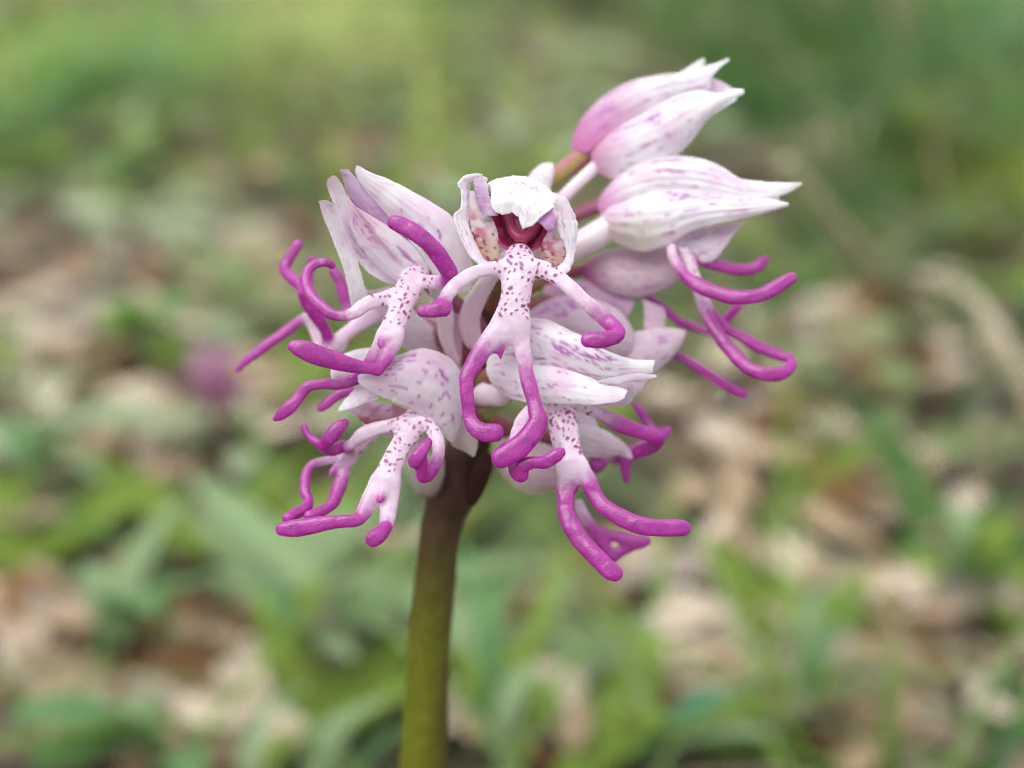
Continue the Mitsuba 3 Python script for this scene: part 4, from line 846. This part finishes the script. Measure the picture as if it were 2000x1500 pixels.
broad_plant('broad_leaved_plant_001', 'pale green plant with long leaves left of the stem, under the lower left flowers', [((230, 1270, .01), (370, 960, .05), 80, LG), ((230, 1260, .015), (180, 1100, .05), 90, LG), ((250, 1250, .01), (110, 1120, .04), 70, BG), ((250, 1240, .01), (290, 1200, .05), 120, BG), ((240, 1260, .01), (420, 1130, .04), 60, BG)])
broad_plant('broad_leaved_plant_002', 'green strap leaved plant directly left of the stem at the bottom', [((480, 1560, .005), (600, 1340, .05), 60, LG), ((520, 1560, .005), (620, 1430, .05), 50, YG), ((620, 1560, .005), (760, 1370, .05), 110, LG), ((690, 1560, .004), (790, 1430, .03), 90, BG)])
broad_plant('broad_leaved_plant_003', 'pale green plant just left of the stem under the lowest limbs', [((560, 1290, .01), (760, 1100, .045), 55, LG), ((590, 1280, .01), (780, 1180, .04), 60, BG), ((570, 1270, .01), (480, 1130, .05), 50, BG), ((580, 1280, .01), (690, 1290, .03), 70, LG), ((590, 1270, .01), (640, 1120, .05), 40, YG)])
broad_plant('broad_leaved_plant_004', 'green strap leaved plant directly right of the stem', [((960, 1480, .005), (900, 1060, .06), 60, BG), ((960, 1490, .005), (1010, 1090, .06), 70, BG), ((940, 1480, .005), (870, 1250, .05), 50, YG), ((980, 1500, .005), (1120, 1050, .05), 40, YG), ((985, 1500, .004), (1040, 1300, .05), 60, LG)])
broad_plant('broad_leaved_plant_005', 'blue green leaf with pale neighbours at the bottom edge right of the stem', [((1260, 1480, .01), (1440, 1370, .035), 130, np.array([.09, .24, .13])), ((1270, 1490, .01), (1520, 1440, .03), 70, LG), ((1280, 1500, .005), (1240, 1380, .04), 60, YG)])
broad_plant('broad_leaved_plant_006', 'grassy plant of narrow upright leaves at the lower right', [((1560, 1420, .005), (1500, 1080, .05), 45, YG), ((1560, 1420, .005), (1600, 1150, .05), 50, LG), ((1570, 1420, .005), (1660, 1200, .05), 50, BG), ((1540, 1430, .005), (1430, 1260, .05), 40, YG)])
broad_plant('broad_leaved_plant_007', 'green plant at the right edge, above the bottom right litter', [((1900, 1150, .01), (1990, 1020, .05), 80, YG), ((1890, 1150, .01), (1850, 980, .05), 70, LG), ((1880, 1150, .01), (1780, 1080, .04), 60, BG), ((1910, 1160, .01), (1990, 1120, .03), 70, DG)])
broad_plant('broad_leaved_plant_008', 'dark green leafy plant left of the folded limbs at the left edge', [((60, 920, .01), (10, 830, .04), 70, BG), ((80, 920, .01), (140, 860, .04), 60, DG), ((90, 930, .01), (200, 940, .03), 60, LG), ((60, 930, .01), (30, 1000, .02), 60, YG)])
broad_plant('broad_leaved_plant_009', 'light green plant in the litter left of the far left flower', [((250, 650, .01), (190, 600, .04), 80, np.array([.18, .32, .07])), ((260, 650, .01), (330, 610, .04), 80, np.array([.2, .34, .08])), ((250, 660, .01), (200, 660, .03), 60, YG), ((260, 660, .01), (340, 670, .02), 60, YG)])

def lance_plant(px, py, n, ln, col, word):
    o = ground(px, py, 0.0)
    k = key_of('lance_leaved_plant')
    w = where(px, py)
    labels[k] = {'label': f'{word} plant of narrow upright leaves in the litter at the {w}', 'category': 'plant', 'group': f'{word} narrow leaved plants at the {w}'}
    for i in range(n):
        l = ln * rng.uniform(.7, 1.15)
        P, f, U, V = leaf_shape(l, rng.uniform(.011, .019), rng.uniform(.15, .6), rng.uniform(.1, .5), rng.uniform(-.4, .4), nu=14, nv=5, point=.8)
        P = P @ frame(i * 2.4 + rng.uniform(-.5, .5), rng.uniform(.35, .95), rng.normal(0, .3)).T + o
        put_up(key_of(k + '__leaf'), P, f, np.clip(leaf_col(col * rng.uniform(.8, 1.15), U, V, rng.uniform(0, 30)), 0, 1), 'leaf_skin', .3)
for px, py, n, ln, c, word in [(60, 1120, 4, .05, YG, 'yellow green'), (420, 1090, 4, .06, YG, 'yellow green'), (560, 1200, 4, .05, LG, 'pale green'),
                               (680, 1240, 5, .06, LG, 'pale green'), (620, 1440, 4, .045, YG, 'yellow green'),
                               (1060, 1350, 4, .045, LG, 'pale green'), (1180, 1490, 4, .04, YG, 'yellow green'), (1600, 1350, 4, .05, YG, 'yellow green'), (1830, 1100, 4, .05, DG, 'dark green'),
                               (1950, 1250, 4, .05, YG, 'yellow green'), (1560, 1030, 4, .05, YG, 'yellow green')]:
    lance_plant(px, py, n, ln, c, word)

# --- dry stalks leaning at the right
def stalk(name, label, pts, w, col):
    p = np.array([ground(x, y, h) for x, y, h in pts])
    q = resample(p, 24)
    ch = np.linspace(1, .4, 24)
    t = np.gradient(q, axis=0); t /= np.linalg.norm(t, axis=1, keepdims=True)
    s = np.cross(t, [0.2, 0.9, .3]); s /= np.linalg.norm(s, axis=1, keepdims=True)
    n = np.cross(t, s)
    a = np.linspace(0, 2 * np.pi, 7)[:-1]
    V = q[:, None] + (w / 2 * ch)[:, None, None] * (np.cos(a)[None, :, None] * s[:, None] + .5 * np.sin(a)[None, :, None] * n[:, None])
    i, j = np.meshgrid(np.arange(23), np.arange(6), indexing='ij')
    f = np.stack([i * 6 + j, i * 6 + (j + 1) % 6, (i + 1) * 6 + (j + 1) % 6, (i + 1) * 6 + j], -1).reshape(-1, 4)
    f = np.vstack([f[:, [0, 1, 2]], f[:, [0, 2, 3]]])
    put_up(name, V.reshape(-1, 3), f, np.tile(col, (len(q) * 6, 1)), 'dry_skin', .3)
    labels[name] = {'label': label, 'category': 'dry grass stalk'}
stalk('dry_grass_stalk', 'pale straight dry stalk leaning right of the white hoods', [(1800, 650, .005), (1700, 520, .075), (1530, 312, .13)], .012, [.52, .50, .34])
stalk('dry_grass_stalk_001', 'pale dry stalk arching down at the right edge', [(1760, 575, .05), (1850, 556, .075), (1930, 620, .07), (1990, 740, .05), (2030, 880, .01)], .010, [.52, .46, .34])
stalk('dry_grass_stalk_002', 'brown dry twig lying at the lower left edge', [(-40, 1370, .012), (60, 1310, .015), (160, 1275, .016)], .008, [.36, .27, .19])
stalk('dry_grass_stalk_003', 'thin pale stalk crossing behind the lower left flower', [(730, 1055, .05), (800, 1050, .055), (860, 1046, .06)], .006, [.55, .45, .33])

# --- the second orchid, far out of focus at the left
o2 = 'orchid_001'
labels[o2] = {'label': 'blurred pink orchid head low in the litter at the left', 'category': 'orchid'}
base = ground(432, 935, 0.0)
for k in range(11):
    az, zz_ = k * 2.4, 0.026 + 0.0012 * k
    P, f, U, V = leaf_shape(.016, .012, -.2, .9, nu=9, nv=7)
    c = mixc(np.array([.74, .46, .62]), np.array([.48, .10, .30]), np.full(len(U), float(rng.random()) * (.9 if k < 4 else .2)))
    put(key_of(o2 + '__flower'), P @ frame(az, .45 + .05 * k).T + base + [0, 0, zz_], f, c, 'petal_skin')
P = trimesh.creation.cylinder(.0022, .046, sections=10)
put(o2 + '__stem', np.array(P.vertices) + base + [0, 0, .018], np.array(P.faces), np.tile([.10, .04, .04], (len(P.vertices), 1)), 'stem_skin', smooth=False)

# --- dark shrubs closing the view behind the grass
def shrub(x, y, r, h, label, col):
    parts = []
    for k in range(700):
        a, b, rr = rng.uniform(0, 6.28), rng.random(), rng.random() ** .4
        q = np.array([x + r * rr * math.cos(a), y + .5 * r * rr * math.sin(a), h * b * (1 - .35 * rr)])
        P, f, U, V = leaf_shape(rng.uniform(.04, .08), rng.uniform(.02, .04), .2, .2, nu=5, nv=3)
        parts.append((P @ frame(rng.uniform(0, 6.28), rng.normal(.1, .4), rng.normal(0, .4)).T + q, f, np.clip(leaf_col(col * rng.uniform(.6, 1.3), U, V, k), 0, 1)))
    k = key_of('shrub')
    put_up(k + '__crown', *merge(parts), 'leaf_skin')
    c = trimesh.creation.cone(.03, h * .8, sections=8)
    put(k + '__trunk', np.array(c.vertices) + [x, y, 0], np.array(c.faces), np.tile([.09, .065, .04], (len(c.vertices), 1)), 'stem_skin', smooth=False)
    labels[k] = {'label': label, 'category': 'shrub'}
shrub(1.5, 6.2, 1.2, 1.0, 'dark green shrub in the blurred top right corner', np.array([.10, .17, .06]))
shrub(0.1, 7.2, 1.4, 1.0, 'green shrub behind the grass at the top centre', np.array([.17, .28, .09]))
shrub(-1.8, 7.0, 1.6, 1.0, 'pale olive shrub in the blurred top left corner', np.array([.30, .34, .15]))
